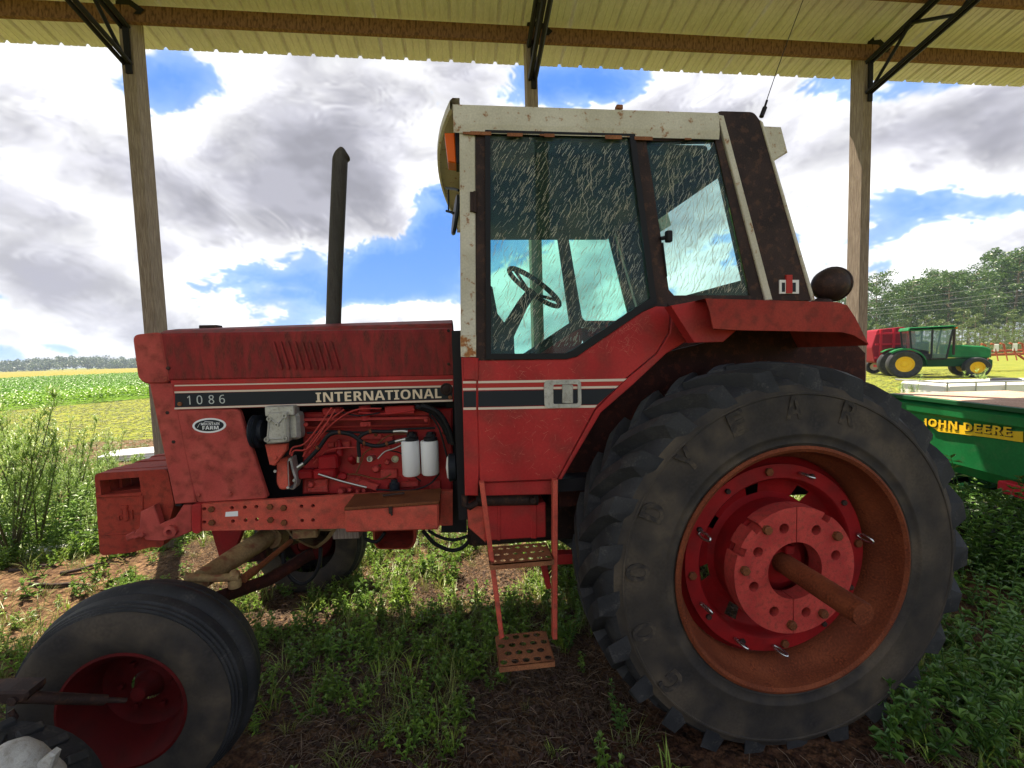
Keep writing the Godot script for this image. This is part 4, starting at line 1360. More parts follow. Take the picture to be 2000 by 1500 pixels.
	mm.lathe([Vector2(0, -0.008), Vector2(0.085, -0.008), Vector2(0.09, 0.0), Vector2(0.085, 0.008), Vector2(0, 0.010)], 24)
	mm.xf = old
	part("mirror", mb, M.black_paint, t)
	# cab rear: light box, back wall with window
	for z in [DZ - 0.06, FZ + 0.26]:
		mb = Mb.new()
		mb.prism(pp([[1486, 245], [1527, 247], [1540, 297], [1510, 315]], DZ - 0.06), z - 0.2, z, 0.006)
		part("work_light_box", mb, M.cream, t)
	mb = Mb.new()
	var b0 := W(1478, 222, DZ)
	var b1 := W(1588, 588, DZ)
	for e in [[0.0, 0.16], [0.80, 1.0]]:
		var p := b0.lerp(b1, e[0])
		var q := b0.lerp(b1, e[1])
		mb.quad(Vector3(p.x, p.y, DZ - 0.05), Vector3(q.x, q.y, DZ - 0.05), Vector3(q.x, q.y, FZ + 0.05), Vector3(p.x, p.y, FZ + 0.05), Vector3.RIGHT)
		mb.quad(Vector3(p.x - 0.02, p.y, DZ - 0.05), Vector3(q.x - 0.02, q.y, DZ - 0.05), Vector3(q.x - 0.02, q.y, FZ + 0.05), Vector3(p.x - 0.02, p.y, FZ + 0.05), Vector3.LEFT)
	part("rear_wall", mb, M.dark_frame, t)
	# firewall, floor, console
	mb = Mb.new()
	mb.box(Vector3(W(893, 800, DZ).x + 0.01, 1.45, Z0), Vector3(0.05, 0.9, 1.2), 0.0)
	mb.box(Vector3(0.55, 1.16, Z0), Vector3(1.0, 0.06, 1.36), 0.0)
	part("firewall", mb, M.black_iron, t)
	mb = Mb.new()
	mb.prism(pp([[940, 545], [962, 560], [972, 612], [1004, 655], [1006, 700], [940, 700]], Z0 + 0.2), Z0 - 0.2, Z0 + 0.2, 0.01)
	part("dashboard", mb, M.dash, t)
	mb = Mb.new()
	var wa := W(1000, 530, Z0)
	var wb := W(1086, 594, Z0)
	var wc := (wa + wb) / 2
	var along := (wb - wa).normalized()
	var nrm := along.cross(Vector3.BACK).normalized()
	if nrm.y < 0: nrm = -nrm
	var loop := []
	for i in 33:
		var a := TAU * i / 32
		loop.append(wc + along * cos(a) * 0.185 + Vector3.BACK * sin(a) * 0.185)
	mb.tube(loop, 0.015, 8, 0, false)
	for a in [0.6, 2.7, 4.7]:
		mb.tube([wc - nrm * 0.04, wc + along * cos(a) * 0.18 + Vector3.BACK * sin(a) * 0.18], 0.010, 6)
	mb.tube([wc - nrm * 0.02, wc - nrm * 0.12, W(985, 660, Z0)], [0.03, 0.035, 0.05], 10)
	part("steering_wheel", mb, M.dash, t)
	mb = Mb.new()
	mb.box(Vector3(0.78, 1.42, Z0), Vector3(0.46, 0.14, 0.5), 0.04)
	mb.xf = Transform3D(Basis(Vector3.BACK, -0.15), Vector3(1.05, 1.62, Z0))
	mb.box(Vector3.ZERO, Vector3(0.12, 0.42, 0.48), 0.04)
	part("seat", mb, M.seat, t)

func splash(mb: Mb, poly: PackedVector2Array, z: float, count: int, wavy: float) -> void:   # dried mud drips on a pane
	var lo := poly[0]
	var hi := poly[0]
	for p in poly:
		lo = lo.min(p)
		hi = hi.max(p)
	var made := 0
	while made < count:
		var p := Vector2(rng.randf_range(lo.x, hi.x), rng.randf_range(lo.y, hi.y))
		if not Geometry2D.is_point_in_polygon(p, poly): continue
		made += 1
		var run := rng.randf() < wavy
		var len := rng.randf_range(0.05, 0.16) if run else rng.randf_range(0.008, 0.045)
		var w := rng.randf_range(0.0003, 0.0008)
		var a := rng.randf_range(-0.15, 0.1) if run else rng.randf_range(-0.75, -0.35)
		var k := 7 if run else 2
		var q := p
		for i in k:
			var d := Vector2(sin(a + (rng.randf_range(-0.5, 0.5) if run else 0.0)), -cos(a)) * len / k
			var e := q + d
			if not Geometry2D.is_point_in_polygon(e, poly): break
			var m := Vector2(-d.y, d.x).normalized() * w
			mb.quad(Vector3(q.x - m.x, q.y - m.y, z), Vector3(q.x + m.x, q.y + m.y, z), Vector3(e.x + m.x * 0.8, e.y + m.y * 0.8, z), Vector3(e.x - m.x * 0.8, e.y - m.y * 0.8, z), Vector3.BACK)
			q = e

func door_details(door, t) -> void:
	var DZ := -1.95
	var mb := Mb.new()
	for i in 420:
		var p := W(rng.randf_range(945, 1150), rng.randf_range(705, 930), DZ + 0.0065)
		if i % 2: p = W(rng.randf_range(1150, 1290), rng.randf_range(612, 690), DZ + 0.0065)
		if p.x > W(1080, 0, DZ).x and W(1080, 930, DZ).y + (p.x - W(1080, 0, DZ).x) * 1.6 > p.y - 0.02: continue
		var d := Vector3(rng.randf_range(-0.03, 0.03), rng.randf_range(-0.035, 0.02), 0)
		var m := Vector3(-d.y, d.x, 0).normalized() * rng.randf_range(0.0002, 0.0006)
		mb.quad(p - m, p + m, p + d + m * 0.3, p + d - m * 0.3, Vector3.BACK)
	part("paint_scratches", mb, M.scratch, door).set_meta("kind", "stuff")
	mb = Mb.new()
	splash(mb, pp([[960, 266], [1226, 271], [1264, 580], [1116, 680], [962, 688]], DZ), DZ + 0.0005, 1500, 0.025)
	splash(mb, pp([[1110, 300], [1226, 271], [1264, 580], [1170, 640]], DZ), DZ + 0.0005, 70, 0.5)
	var o = part("dried_mud_splashes", mb, M.mud, door)
	o.set_meta("kind", "stuff")
	mb = Mb.new()
	splash(mb, pp([[1266, 280], [1394, 277], [1460, 573], [1318, 573], [1308, 564]], DZ), DZ - 0.0015, 760, 0.14)
	o = part("dried_mud_splashes", mb, M.mud, t)
	o.set_meta("kind", "stuff")
	var SZ := DZ + 0.006
	# stripes across pillar foot and door
	for sp in [[[904, 744.5], [1224, 739.5], [1218, 744.5], [904, 749], "stripe_white"], [[904, 749.5], [1217, 745], [1209, 753], [904, 757.5], "stripe_red"], [[904, 758], [1208, 753.5], [1203, 758], [904, 762.5], "stripe_white"], [[905, 764], [1202, 759], [1167, 790], [905, 795], "black_paint"], [[905, 796], [1166, 791], [1162, 796], [905, 800.5], "stripe_white"]]:
		mb = Mb.new()
		var k := 1.0
		mb.prism(pp([[934, sp[0][1] - (30.0 / 320) * 2], sp[1], sp[2], [934, sp[3][1] - 0.4]], SZ), SZ - 0.001, SZ + 0.0012)
		part("door_stripe", mb, M[sp[4]], door)
		mb = Mb.new()
		mb.prism(pp([sp[0], [930, sp[0][1] - 0.3], [930, sp[3][1] - 0.3], sp[3]], DZ + 0.004), DZ, DZ + 0.0052)
		part("pillar_stripe", mb, M[sp[4]], t)
	# handle
	mb = Mb.new()
	mb.ring(Mb.rounded(pp([[1062, 743], [1134, 741], [1135, 795], [1063, 797]], SZ), 0.02, 3), Mb.rounded(pp([[1080, 751], [1128, 750], [1128, 788], [1080, 789]], SZ), 0.008, 3), SZ - 0.003, SZ + 0.008)
	var hd = part("handle", mb, M.alloy, door)
	mb = Mb.new()
	mb.prism(pp([[1076, 747], [1131, 746], [1131, 792], [1076, 793]], SZ), SZ - 0.03, SZ - 0.001)
	part("recess", mb, M.black_iron, hd)
	mb = Mb.new()
	mb.prism(Mb.rounded(pp([[1098, 751], [1119, 751], [1119, 788], [1098, 788]], SZ + 0.004), 0.006, 3), SZ, SZ + 0.010, 0.003)
	bolt(mb, W(1071, 771, SZ + 0.008), 0.009, 0.002, Vector3.BACK, 16)
	part("grip", mb, M.alloy, hd)
	# hinges
	for h in [[918, 375, 928, 414, "dark_frame"], [906, 700, 931, 741, "red"]]:
		mb = Mb.new()
		mb.prism(pp([[h[0], h[1]], [h[2], h[1]], [h[2], h[3]], [h[0], h[3]]], DZ + 0.006), DZ, DZ + 0.012, 0.002)
		mb.tube([W(h[2], h[1] - 1, DZ + 0.01), W(h[2], h[3] + 1, DZ + 0.01)], 0.008, 8)
		part("hinge", mb, M[h[4]], door)
	# inside latch post with black knob at the quarter window
	mb = Mb.new()
	mb.box(W(1306, 462, DZ + 0.02), Vector3(0.028, 0.05, 0.03), 0.006)
	mb.tube([W(1290, 466, DZ + 0.015), W(1302, 464, DZ + 0.015)], 0.009, 8)
	mb.tube([W(1294, 474, DZ + 0.01), W(1302, 540, DZ + 0.01)], 0.004, 6)
	part("window_latch", mb, M.black_rubber, t)

func make_rear(t) -> void:
	var mb: Mb
	var DZ := -1.95
	var rim_z := -1.60
	var c := W(1555, 1116, rim_z)
	# quarter panel between door and fender
	mb = Mb.new()
	mb.prism(pp([[1310, 597], [1382, 586], [1437, 646], [1412, 668], [1336, 669], [1300, 691], [1236, 751], [1173, 806], [1097, 936], [1090, 936], [1163, 801], [1219, 744], [1283, 691], [1307, 651], [1311, 622]], DZ), DZ - 0.05, DZ + 0.006, 0.004)
	part("quarter_panel", mb, M.red, t)
	# fender: outer flange, top and rear slope swept across the tyre
	for s in [1.0, -1.0]:
		var zo: float = -1.72 if s > 0 else 2 * Z0 + 1.72
		var zi: float = -2.12 if s > 0 else 2 * Z0 + 2.12
		mb = Mb.new()
		var fl := pp([[1378, 583], [1636, 590], [1655, 596], [1671, 620], [1697, 673], [1668, 655], [1645, 649], [1438, 645], [1393, 642], [1386, 607]], -1.72)
		mb.prism(fl, zo - s * 0.004, zo, 0.001)
		var line := pp([[1378, 583], [1636, 590], [1655, 596], [1671, 620], [1697, 673]], -1.72)
		for i in line.size() - 1:
			for th in [0.0, -0.004]:
				mb.quad(Vector3(line[i].x + th, line[i].y + th, zo - s * 0.002), Vector3(line[i + 1].x + th, line[i + 1].y + th, zo - s * 0.002), Vector3(line[i + 1].x + th, line[i + 1].y + th, zi), Vector3(line[i].x + th, line[i].y + th, zi), Vector3(0.3, 1, 0) * (1 if th == 0.0 else -1))
		part("fender", mb, M.fender, t, "dusty red fender over the rear tyre")
		mb = Mb.new()
		var slope := pp([[1310, 597], [1380, 584], [1394, 643], [1437, 646], [1412, 668], [1356, 669]], -1.80)
		mb.prism(slope, (-1.80 if s > 0 else 2 * Z0 + 1.80) - s * 0.06, -1.80 if s > 0 else 2 * Z0 + 1.80, 0.002)
		if s > 0: part("fender_gusset", mb, M.red, t)
		mb = Mb.new()
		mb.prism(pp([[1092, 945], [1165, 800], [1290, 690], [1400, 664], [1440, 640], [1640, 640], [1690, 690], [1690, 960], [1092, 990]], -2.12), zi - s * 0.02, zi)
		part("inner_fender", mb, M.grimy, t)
	# lamp on the fender
	mb = Mb.new()
	var lc := W(1621, 556, -1.95)
	disc(mb, lc, [Vector2(0, -0.085), Vector2(0.03, -0.080), Vector2(0.055, -0.06), Vector2(0.072, -0.03), Vector2(0.078, 0.0), Vector2(0.078, 0.022), Vector2(0.083, 0.026), Vector2(0.083, 0.036), Vector2(0.074, 0.040), Vector2(0.05, 0.046), Vector2(0, 0.05)], Vector3(0.82, 0.10, -0.45), 28)
	var stem := W(1604, 590, -1.95)
	mb.tube([lc + Vector3(-0.02, -0.05, 0), stem], 0.02, 10)
	disc(mb, stem + Vector3(0, -0.004, 0), [Vector2(0.045, 0), Vector2(0.042, 0.012), Vector2(0.022, 0.022), Vector2(0, 0.022)], Vector3.UP, 16)
	part("fender_lamp", mb, M.pipe_rust, t)
	# wheels
	var near = rear_wheel(t, c, 1.0, rim_z)
	rear_wheel(t, Vector3(c.x, c.y, 0), -1.0, 2 * Z0 - rim_z)
	var serif = font("Droid Sans", 700)
	arc_word("GOODYEAR", serif, Vector2(c.x, c.y), 0.665, deg_to_rad(217), deg_to_rad(71), 0.095, rim_z + 0.004, M.rubber, near)
	# hub casting in segments, with bores
	var hub := CSGCylinder3D.new()
	hub.name = "hub_casting"
	hub.radius = 0.262
	hub.height = 0.07
	hub.sides = 64
	hub.rotation.x = PI / 2
	hub.position = Vector3(c.x, c.y, rim_z - 0.04) - org
	hub.material = M.cast
	var cuts := [[0.0, 0.0, 0.118]]
	for k in 8:
		var a := TAU * (k + 0.35) / 8
		cuts.append([cos(a) * 0.185, sin(a) * 0.185, 0.021])
	for q in cuts:
		var k := CSGCylinder3D.new()
		k.name = "cut"
		k.operation = CSGShape3D.OPERATION_SUBTRACTION
		k.radius = q[2]
		k.height = 0.5
		k.sides = 48 if q[2] > 0.1 else 16
		k.position = Vector3(q[0], 0, -q[1])
		k.material = M.cast
		hub.add_child(k, true)
	for a in [PI / 2 - 0.02, -PI / 2 - 0.03]:
		var k := CSGBox3D.new()
		k.name = "cut"
		k.operation = CSGShape3D.OPERATION_SUBTRACTION
		k.size = Vector3(0.004, 0.5, 0.2)
		k.position = Vector3(cos(a) * 0.2, 0, -sin(a) * 0.2)
		k.material = M.cast
		hub.add_child(k, true)
	for a in [2.3, 2.75, 1.0]:
		var k := CSGBox3D.new()
		k.name = "cut"
		k.operation = CSGShape3D.OPERATION_SUBTRACTION
		k.size = Vector3(0.05, 0.5, 0.034)
		k.rotation.y = a
		k.position = Vector3(cos(a) * 0.258, 0, -sin(a) * 0.258)
		k.material = M.cast
		hub.add_child(k, true)
	near.add_child(hub, true)
	mb = Mb.new()
	disc(mb, Vector3(c.x, c.y, rim_z), [Vector2(0.25, -0.21), Vector2(0.25, -0.08), Vector2(0.235, -0.076)], Vector3.BACK, 64)
	part("hub_sleeve", mb, M.disc_red, near)
	mb = Mb.new()
	disc(mb, Vector3(c.x, c.y, rim_z), [Vector2(0.15, -0.23), Vector2(0.15, -0.13), Vector2(0.12, -0.12), Vector2(0.10, -0.12), Vector2(0.095, -0.09), Vector2(0.06, -0.085), Vector2(0.0, -0.085)], Vector3.BACK, 40)
	mb.box(Vector3(c.x + 0.02, c.y + 0.06, rim_z - 0.08), Vector3(0.04, 0.035, 0.05), 0.006)
	part("hub_core", mb, M.disc_red, near)
	for k in [0, 2, 3, 5, 6]:
		mb = Mb.new()
		var a: float = TAU * (k + 0.82 + 0.12 * sin(k * 3.0)) / 8
		bolt(mb, Vector3(c.x + cos(a) * 0.222, c.y + sin(a) * 0.222, rim_z - 0.006), 0.019, 0.02)
		part("hub_bolt", mb, M.dusty_red, near)
	for k in 12:
		mb = Mb.new()
		var a := TAU * (k + 0.2) / 12
		bolt(mb, Vector3(c.x + cos(a) * 0.382, c.y + sin(a) * 0.382, rim_z - 0.113), 0.012 if k % 3 else 0.018, 0.012)
		part("disc_bolt", mb, M.dark_frame if k % 3 else M.dusty_red, near)
	for a in [75.0, 158.0, 205.0, 268.0, 12.0, 240.0]:
		mb = Mb.new()
		var r := deg_to_rad(a)
		var p := Vector3(c.x + cos(r) * 0.382, c.y + sin(r) * 0.382, rim_z - 0.112)
		var tang := Vector3(-sin(r), cos(r), 0)
		var u := Vector3(0.25, -0.12, 1.0).normalized()
		var loop := []
		for i in 15:
			var f := TAU * i / 14
			loop.append(p + u * (0.035 - cos(f) * 0.032) + tang * sin(f) * 0.012)
		mb.tube(loop, 0.0055, 7, 0, false)
		part("lifting_eye", mb, M.chrome, near)
	mb = Mb.new()
	mb.tube([Vector3(c.x, c.y, -2.3), Vector3(c.x, c.y, -1.305), Vector3(c.x, c.y, -1.298)], [0.042, 0.042, 0.039], 28)
	part("axle_shaft", mb, M.rim_rust, t, "rusty round axle shaft sticking out of the hub")
	# transmission and axle housing
	mb = Mb.new()
	mb.box(Vector3(0.75, 0.93, Z0), Vector3(1.5, 0.46, 0.5), 0.03)
	mb.tube([Vector3(c.x, c.y, -2.0), Vector3(c.x, c.y, -2.35), Vector3(c.x, c.y, Z0 * 2 + 2.0)], [0.15, 0.17, 0.15], 20)
	mb.box(Vector3(c.x - 0.05, c.y + 0.1, Z0), Vector3(0.7, 0.7, 0.55), 0.05)
	part("transmission", mb, M.dark_frame, t)
	mb = Mb.new()
	mb.prism(pp([[1072, 966], [1124, 966], [1128, 990], [1072, 990]], -2.2), -2.4, -2.2, 0.01)
	part("axle_pad", mb, M.grimy, t)
	mb = Mb.new()
	mb.prism(pp([[1082, 1084], [1130, 1082], [1130, 1102], [1082, 1104]], -2.2), -2.26, -2.2, 0.004)
	part("draft_arm", mb, M.red, t)
	mb = Mb.new()
	mb.prism(pp([[1055, 1100], [1068, 1098], [1078, 1150], [1068, 1152]], -2.2), -2.24, -2.2, 0.004)
	part("draft_arm", mb, M.red, t)
	# tank behind the steps
	mb = Mb.new()
	mb.prism(Mb.rounded(pp([[946, 986], [1066, 982], [1067, 1050], [948, 1057]], -2.05), 0.008, 2), -2.42, -2.05, 0.006)
	mb.prism(pp([[972, 985], [977, 985], [977, 1056], [972, 1056]], -2.045), -2.06, -2.045, 0.002)
	mb.prism(pp([[1038, 984], [1048, 984], [1048, 1052], [1038, 1052]], -2.045), -2.06, -2.045, 0.002)
	part("battery_box", mb, M.red, t)
	mb = Mb.new()
	mb.prism(pp([[912, 985], [948, 990], [949, 1061], [915, 1031]], -2.07), -2.3, -2.07, 0.005)
	part("battery_box_side", mb, M.orange, t)
	mb = Mb.new()
	mb.prism(pp([[938, 943], [1087, 938], [1087, 960], [1078, 966], [940, 969]], DZ - 0.01), DZ - 0.3, DZ - 0.01, 0.004)
	part("door_sill", mb, M.red, t)
	mb = Mb.new()
	mb.tube([W(908, 966, -2.0), W(908, 986, -2.0), W(918, 990, -2.0), W(930, 982, -2.02)], 0.016, 8)
	mb.tube([W(930, 976, -2.05), W(1050, 974, -2.05)], 0.03, 10)
	bolt(mb, W(1040, 976, -2.02), 0.016, 0.02)
	part("valve_body", mb, M.pipe_rust, t)
	# ladder
	var st := Node3D.new()
	st.name = "step_ladder"
	t.add_child(st)
	mb = Mb.new()
	for q in [[[936, 943], [946, 943], [985, 1246], [976, 1250]], [[1080, 938], [1090, 938], [1089, 1250], [1080, 1250]]]:
		mb.prism(pp(q, -1.90), -1.935, -1.90, 0.003)
	part("side_rail", mb, M.orange, st)
	for q in [[[956, 1068], [1081, 1066], [1083, 1097], [956, 1099], 7, 3, -1.86], [[978, 1240], [1079, 1238], [1085, 1297], [974, 1298], 5, 4, -1.80]]:
		var fz: float = q[6]
		var a := W(q[3][0], q[3][1], fz)
		var b := W(q[2][0], q[2][1], fz)
		var y := (a.y + b.y) / 2
		var zb := G(q[0][0], q[0][1], y).z
		var dep := fz - zb
		var outline := Mb.rounded(PackedVector2Array([Vector2(a.x, 0), Vector2(b.x, 0), Vector2(b.x - 0.006, dep), Vector2(a.x + 0.006, dep)]), 0.012, 2)
		var cs := CSGPolygon3D.new()
		cs.name = "tread_plate"
		var loc := PackedVector2Array()
		for p in outline: loc.append(p)
		cs.polygon = loc
		cs.depth = 0.004
		cs.transform = Transform3D(Basis(Vector3.RIGHT, -PI / 2), Vector3(0, y, fz) - org)
		cs.material = M.rust
		var nx: int = q[4]
		var nr: int = q[5]
		for r in nr:
			var n := nx - (r % 2)
			for i in n:
				var k := CSGCylinder3D.new()
				k.name = "cut"
				k.operation = CSGShape3D.OPERATION_SUBTRACTION
				k.radius = minf((b.x - a.x) / nx * 0.34, dep / nr * 0.36)
				k.height = 0.1
				k.sides = 12
				k.rotation.x = PI / 2
				k.position = Vector3(lerpf(a.x, b.x, (i + 0.5 + (0.5 if r % 2 else 0.0)) / nx), dep * (r + 0.55) / nr, 0)
				k.material = M.rust
				cs.add_child(k, true)
		st.add_child(cs, true)
		mb = Mb.new()
		mb.box(Vector3((a.x + b.x) / 2, y - 0.012, fz - 0.002), Vector3(b.x - a.x - 0.004, 0.024, 0.004), 0.0)
		mb.box(Vector3(a.x + 0.003, y - 0.012, fz - dep / 2), Vector3(0.004, 0.024, dep - 0.01), 0.0)
		mb.box(Vector3(b.x - 0.003, y - 0.012, fz - dep / 2), Vector3(0.004, 0.024, dep - 0.01), 0.0)
		part("tread_lip", mb, M.rust, st)

# ---------------------------------------------------------------- plants
func g_col(lo: Color, hi: Color) -> Color:
	return lo.lerp(hi, rng.randf())
func leaf(mb: Mb, p: Vector3, d: Vector3, wide: float, side: Vector3, sag := 0.25) -> void:
	var m := p + d * 0.5
	var tip := p + d + Vector3(0, -d.length() * sag, 0)
	var s := side.normalized() * wide * 0.5
	var up := Vector3(0, d.length() * 0.06, 0)
	mb.quad(p, m + s + up, tip, m, Vector3.UP)
	mb.quad(p, m, tip, m - s + up, Vector3.UP)
func blade(mb: Mb, p: Vector3, d: Vector3, wide: float, bend: float) -> void:
	var s := d.cross(Vector3.UP)
	if s.length() < 0.001: s = Vector3.RIGHT
	s = s.normalized() * wide * 0.5
	var flat_d := Vector3(d.x, 0, d.z).normalized() * d.length()
	var m := p + d * 0.55
	var tip := p + d * 0.8 + flat_d * bend
	mb.quad(p - s, p + s, m + s * 0.8, m - s * 0.8, Vector3.UP)
	mb.flat(m - s * 0.8, m + s * 0.8, tip, Vector3.UP)
func rand_dir(up: float) -> Vector3:
	var a := rng.randf() * TAU
	return Vector3(cos(a), up, sin(a)).normalized()
const G_LO := Color(0.09, 0.16, 0.025)
const G_HI := Color(0.20, 0.30, 0.05)
func tuft_mesh(n: int, h: float, wide: float, lo: Color, hi: Color) -> ArrayMesh:
	var mb := Mb.new()
	for i in n:
		mb.col = g_col(lo, hi)
		var d := rand_dir(rng.randf_range(0.8, 2.6)) * h * rng.randf_range(0.5, 1.0)
		blade(mb, Vector3(rng.randf_range(-0.03, 0.03), -0.01, rng.randf_range(-0.03, 0.03)), d, wide * rng.randf_range(0.6, 1.2), rng.randf_range(0.1, 0.5))
	return mb.mesh()
func weed_mesh(stems: int, h: float, leaf_len: float, lo: Color, hi: Color) -> ArrayMesh:
	var mb := Mb.new()
	leafy(mb, Vector3.ZERO, stems, h, leaf_len, lo, hi)
	return mb.mesh()
func leafy(mb: Mb, at: Vector3, stems: int, h: float, leaf_len: float, lo: Color, hi: Color) -> void:
	for s in stems:
		var lean := rand_dir(rng.randf_range(1.0, 3.0))
		var hh := h * rng.randf_range(0.55, 1.0)
		var p0 := at + Vector3(rng.randf_range(-0.04, 0.04), -0.01, rng.randf_range(-0.04, 0.04))
		var p1 := p0 + lean * hh * 0.5
		var p2 := p1 + (lean + Vector3(0, 0.5, 0)).normalized() * hh * 0.5
		mb.col = lo * 1.1
		mb.tube([p0, p1, p2], [0.004, 0.003, 0.0015], 4, 0, false)
		var k := maxi(4, int(hh / (leaf_len * 0.55)))
		for i in k:
			var f := (i + 0.6) / k
			var q := p0.lerp(p1, f * 2) if f < 0.5 else p1.lerp(p2, f * 2 - 1)
			var a := i * 1.57 + rng.randf()
			for o in [0.0, PI]:
				mb.col = g_col(lo, hi) * rng.randf_range(0.85, 1.2)
				var d := Vector3(cos(a + o), rng.randf_range(0.1, 0.7), sin(a + o)).normalized() * leaf_len * rng.randf_range(0.6, 1.15) * lerpf(1.0, 0.7, f)
				leaf(mb, q, d, d.length() * 0.52, d.cross(Vector3.UP), rng.randf_range(0.1, 0.4))
		for i in 5:
			mb.col = g_col(lo, hi)
			var d := rand_dir(rng.randf_range(0.5, 1.6)) * leaf_len * 0.55
			leaf(mb, p2, d, d.length() * 0.5, d.cross(Vector3.UP), 0.1)
func fennel_mesh(h: float, lo: Color, hi: Color, full: float) -> ArrayMesh:
	var mb := Mb.new()
	for s in 3 + int(full * 4):
		var lean := rand_dir(rng.randf_range(3.0, 7.0))
		var hh := h * rng.randf_range(0.6, 1.0)
		mb.col = Color(0.11, 0.10, 0.04)
		var top := lean * hh + Vector3(0, 0, 0)
		mb.tube([Vector3.ZERO, lean * hh * 0.5, top], [0.007, 0.005, 0.001], 4, 0, false)
		for i in int(26 * full) + 10:
			var f := sqrt(rng.randf_range(0.03, 1.0))
			var q := lean * hh * f
			var br := rand_dir(rng.randf_range(0.6, 1.8)) * hh * lerpf(0.30, 0.07, f) * rng.randf_range(0.6, 1.2)
			mb.col = g_col(lo, hi)
			blade(mb, q, br, 0.004, 0.1)
			for j in 7:
				mb.col = g_col(lo, hi) * rng.randf_range(0.8, 1.3)
				blade(mb, q + br * rng.randf_range(0.15, 1.0), rand_dir(rng.randf_range(0.2, 1.8)) * rng.randf_range(0.03, 0.08), 0.005, 0.1)
	return mb.mesh()
func scatter(called, mesh: Mesh, places: Array, cols: Array, material) -> void:
	var mm := MultiMesh.new()
	mm.transform_format = MultiMesh.TRANSFORM_3D
	mm.use_colors = true
	mm.mesh = mesh
	mm.instance_count = places.size()
	for i in places.size():
		mm.set_instance_transform(i, places[i])
		mm.set_instance_color(i, cols[i])
	var o := MultiMeshInstance3D.new()
	o.name = numbered(called)
	o.multimesh = mm
	o.material_override = material
	o.set_meta("kind", "stuff")
	add_child(o)
func spot(x: float, z: float, s: float) -> Transform3D:
	return Transform3D(Basis(Vector3.UP, rng.randf() * TAU).scaled(Vector3(s, s * rng.randf_range(0.8, 1.25), s)), Vector3(x, ground_y(x, z) - 0.004, z))
func in_wheel(x: float, z: float) -> bool:
	return (absf(x - 1.31) < 0.52 and z > -2.08 and z < -1.5) or (absf(x + 1.3) < 0.42 and z > -2.08 and z < -1.6)
func make_plants() -> void:
	var patch := FastNoiseLite.new()
	patch.seed = 60; patch.frequency = 0.6; patch.fractal_octaves = 3
	var kinds := [
		["grass_tufts", tuft_mesh(16, 0.15, 0.006, G_LO, G_HI), []],
		["fine_grass", tuft_mesh(26, 0.11, 0.004, Color(0.10, 0.13, 0.03), Color(0.24, 0.26, 0.08)), []],
		["low_weeds", weed_mesh(4, 0.15, 0.045, Color(0.09, 0.18, 0.025), Color(0.19, 0.32, 0.045)), []],
		["leafy_weeds", weed_mesh(5, 0.24, 0.065, Color(0.08, 0.16, 0.025), Color(0.17, 0.29, 0.045)), []],
		["long_grass", tuft_mesh(12, 0.26, 0.005, Color(0.10, 0.14, 0.03), Color(0.24, 0.28, 0.08)), []],
	]
	var tries := 0
	while tries < 21000:
		tries += 1
		var z := rng.randf_range(-8.5, -0.9)
		var wide := -z * 1.35 + 0.5
		var x := rng.randf_range(-wide, wide + 0.6)
		if in_wheel(x, z): continue
		var n := patch.get_noise_2d(x, z)
		# thick beyond the drip line, thinning towards the trodden mulch of the near bay
		var dens := smoothstep(-1.3, -3.0, z) * 0.95 + 0.08
		dens += 0.55 * smoothstep(1.9, 2.6, x) * smoothstep(-0.4, -1.4, z)
		if x < -1.0 and z > -4.2 and z < -3.4: dens *= 0.45
		elif x < -1.35 and z > -3.4 and z < -1.5: dens = 0.85
		if absf(z + 4.4 + 0.1 * x) < 0.35 and x < -1.2: dens *= 0.25
		dens *= clampf(0.85 + n * 2.4, 0.05, 1.3)
		if rng.randf() > dens: continue
		var k := 0
		var r := rng.randf()
		if z < -4.2: k = 0 if r < 0.28 else (1 if r < 0.5 else (2 if r < 0.7 else (3 if r < 0.82 else 4)))
		elif z < -2.2: k = 1 if r < 0.34 else (2 if r < 0.58 else (3 if r < 0.68 else (0 if r < 0.84 else 4)))
		else: k = 1 if r < 0.45 else (2 if r < 0.7 else (0 if r < 0.9 else 4))
		var sc := rng.randf_range(0.6, 1.3) * (1.25 if z < -4.2 else 0.85)
		kinds[k][2].append(spot(x, z, sc))
	for k in kinds:
		var cols := []
		for i in k[2].size(): cols.append(Color(1, 1, 1).lerp(Color(1.35, 1.2, 0.9), rng.randf()) * rng.randf_range(0.75, 1.2))
		scatter(k[0], k[1], k[2], cols, M.leaf)
	# mown lawn outside the shed: short blades where the camera can tell them
	var pl := []
	var cl := []
	var lawn := tuft_mesh(26, 0.055, 0.007, Color(0.13, 0.16, 0.04), Color(0.23, 0.24, 0.075))
	for i in 16000:
		var z := -rng.randf_range(8.0, 26.0)
		var right := rng.randf() < 0.45
		var x := rng.randf_range(-z * 0.72, -z * 1.35) if right else rng.randf_range(z * 1.05, z * 0.55)
		pl.append(Transform3D(Basis(Vector3.UP, rng.randf() * TAU).scaled(Vector3.ONE * rng.randf_range(0.7, 1.5)), Vector3(x, -0.006, z)))
		cl.append(Color(1, 1, 1) * rng.randf_range(0.7, 1.15))
	scatter("lawn_grass", lawn, pl, cl, M.leaf)
	# row crop
	pl = []
	cl = []
	var crop := Mb.new()
	for i in 46:
		crop.col = g_col(Color(0.09, 0.22, 0.025), Color(0.19, 0.36, 0.045))
		var p := Vector3(rng.randf_range(-0.3, 0.3), rng.randf_range(0.1, 0.5), rng.randf_range(-0.3, 0.3))
		var d := rand_dir(rng.randf_range(0.1, 1.2)) * rng.randf_range(0.12, 0.2)
		leaf(crop, p, d, 0.12, d.cross(Vector3.UP), 0.3)
	var e0 := G(40, 800)
	var e1 := G(300, 777)
	var edge := (e1 - e0).normalized()
	var deep := Vector3(edge.z, 0, -edge.x)
	if deep.z > 0: deep = -deep
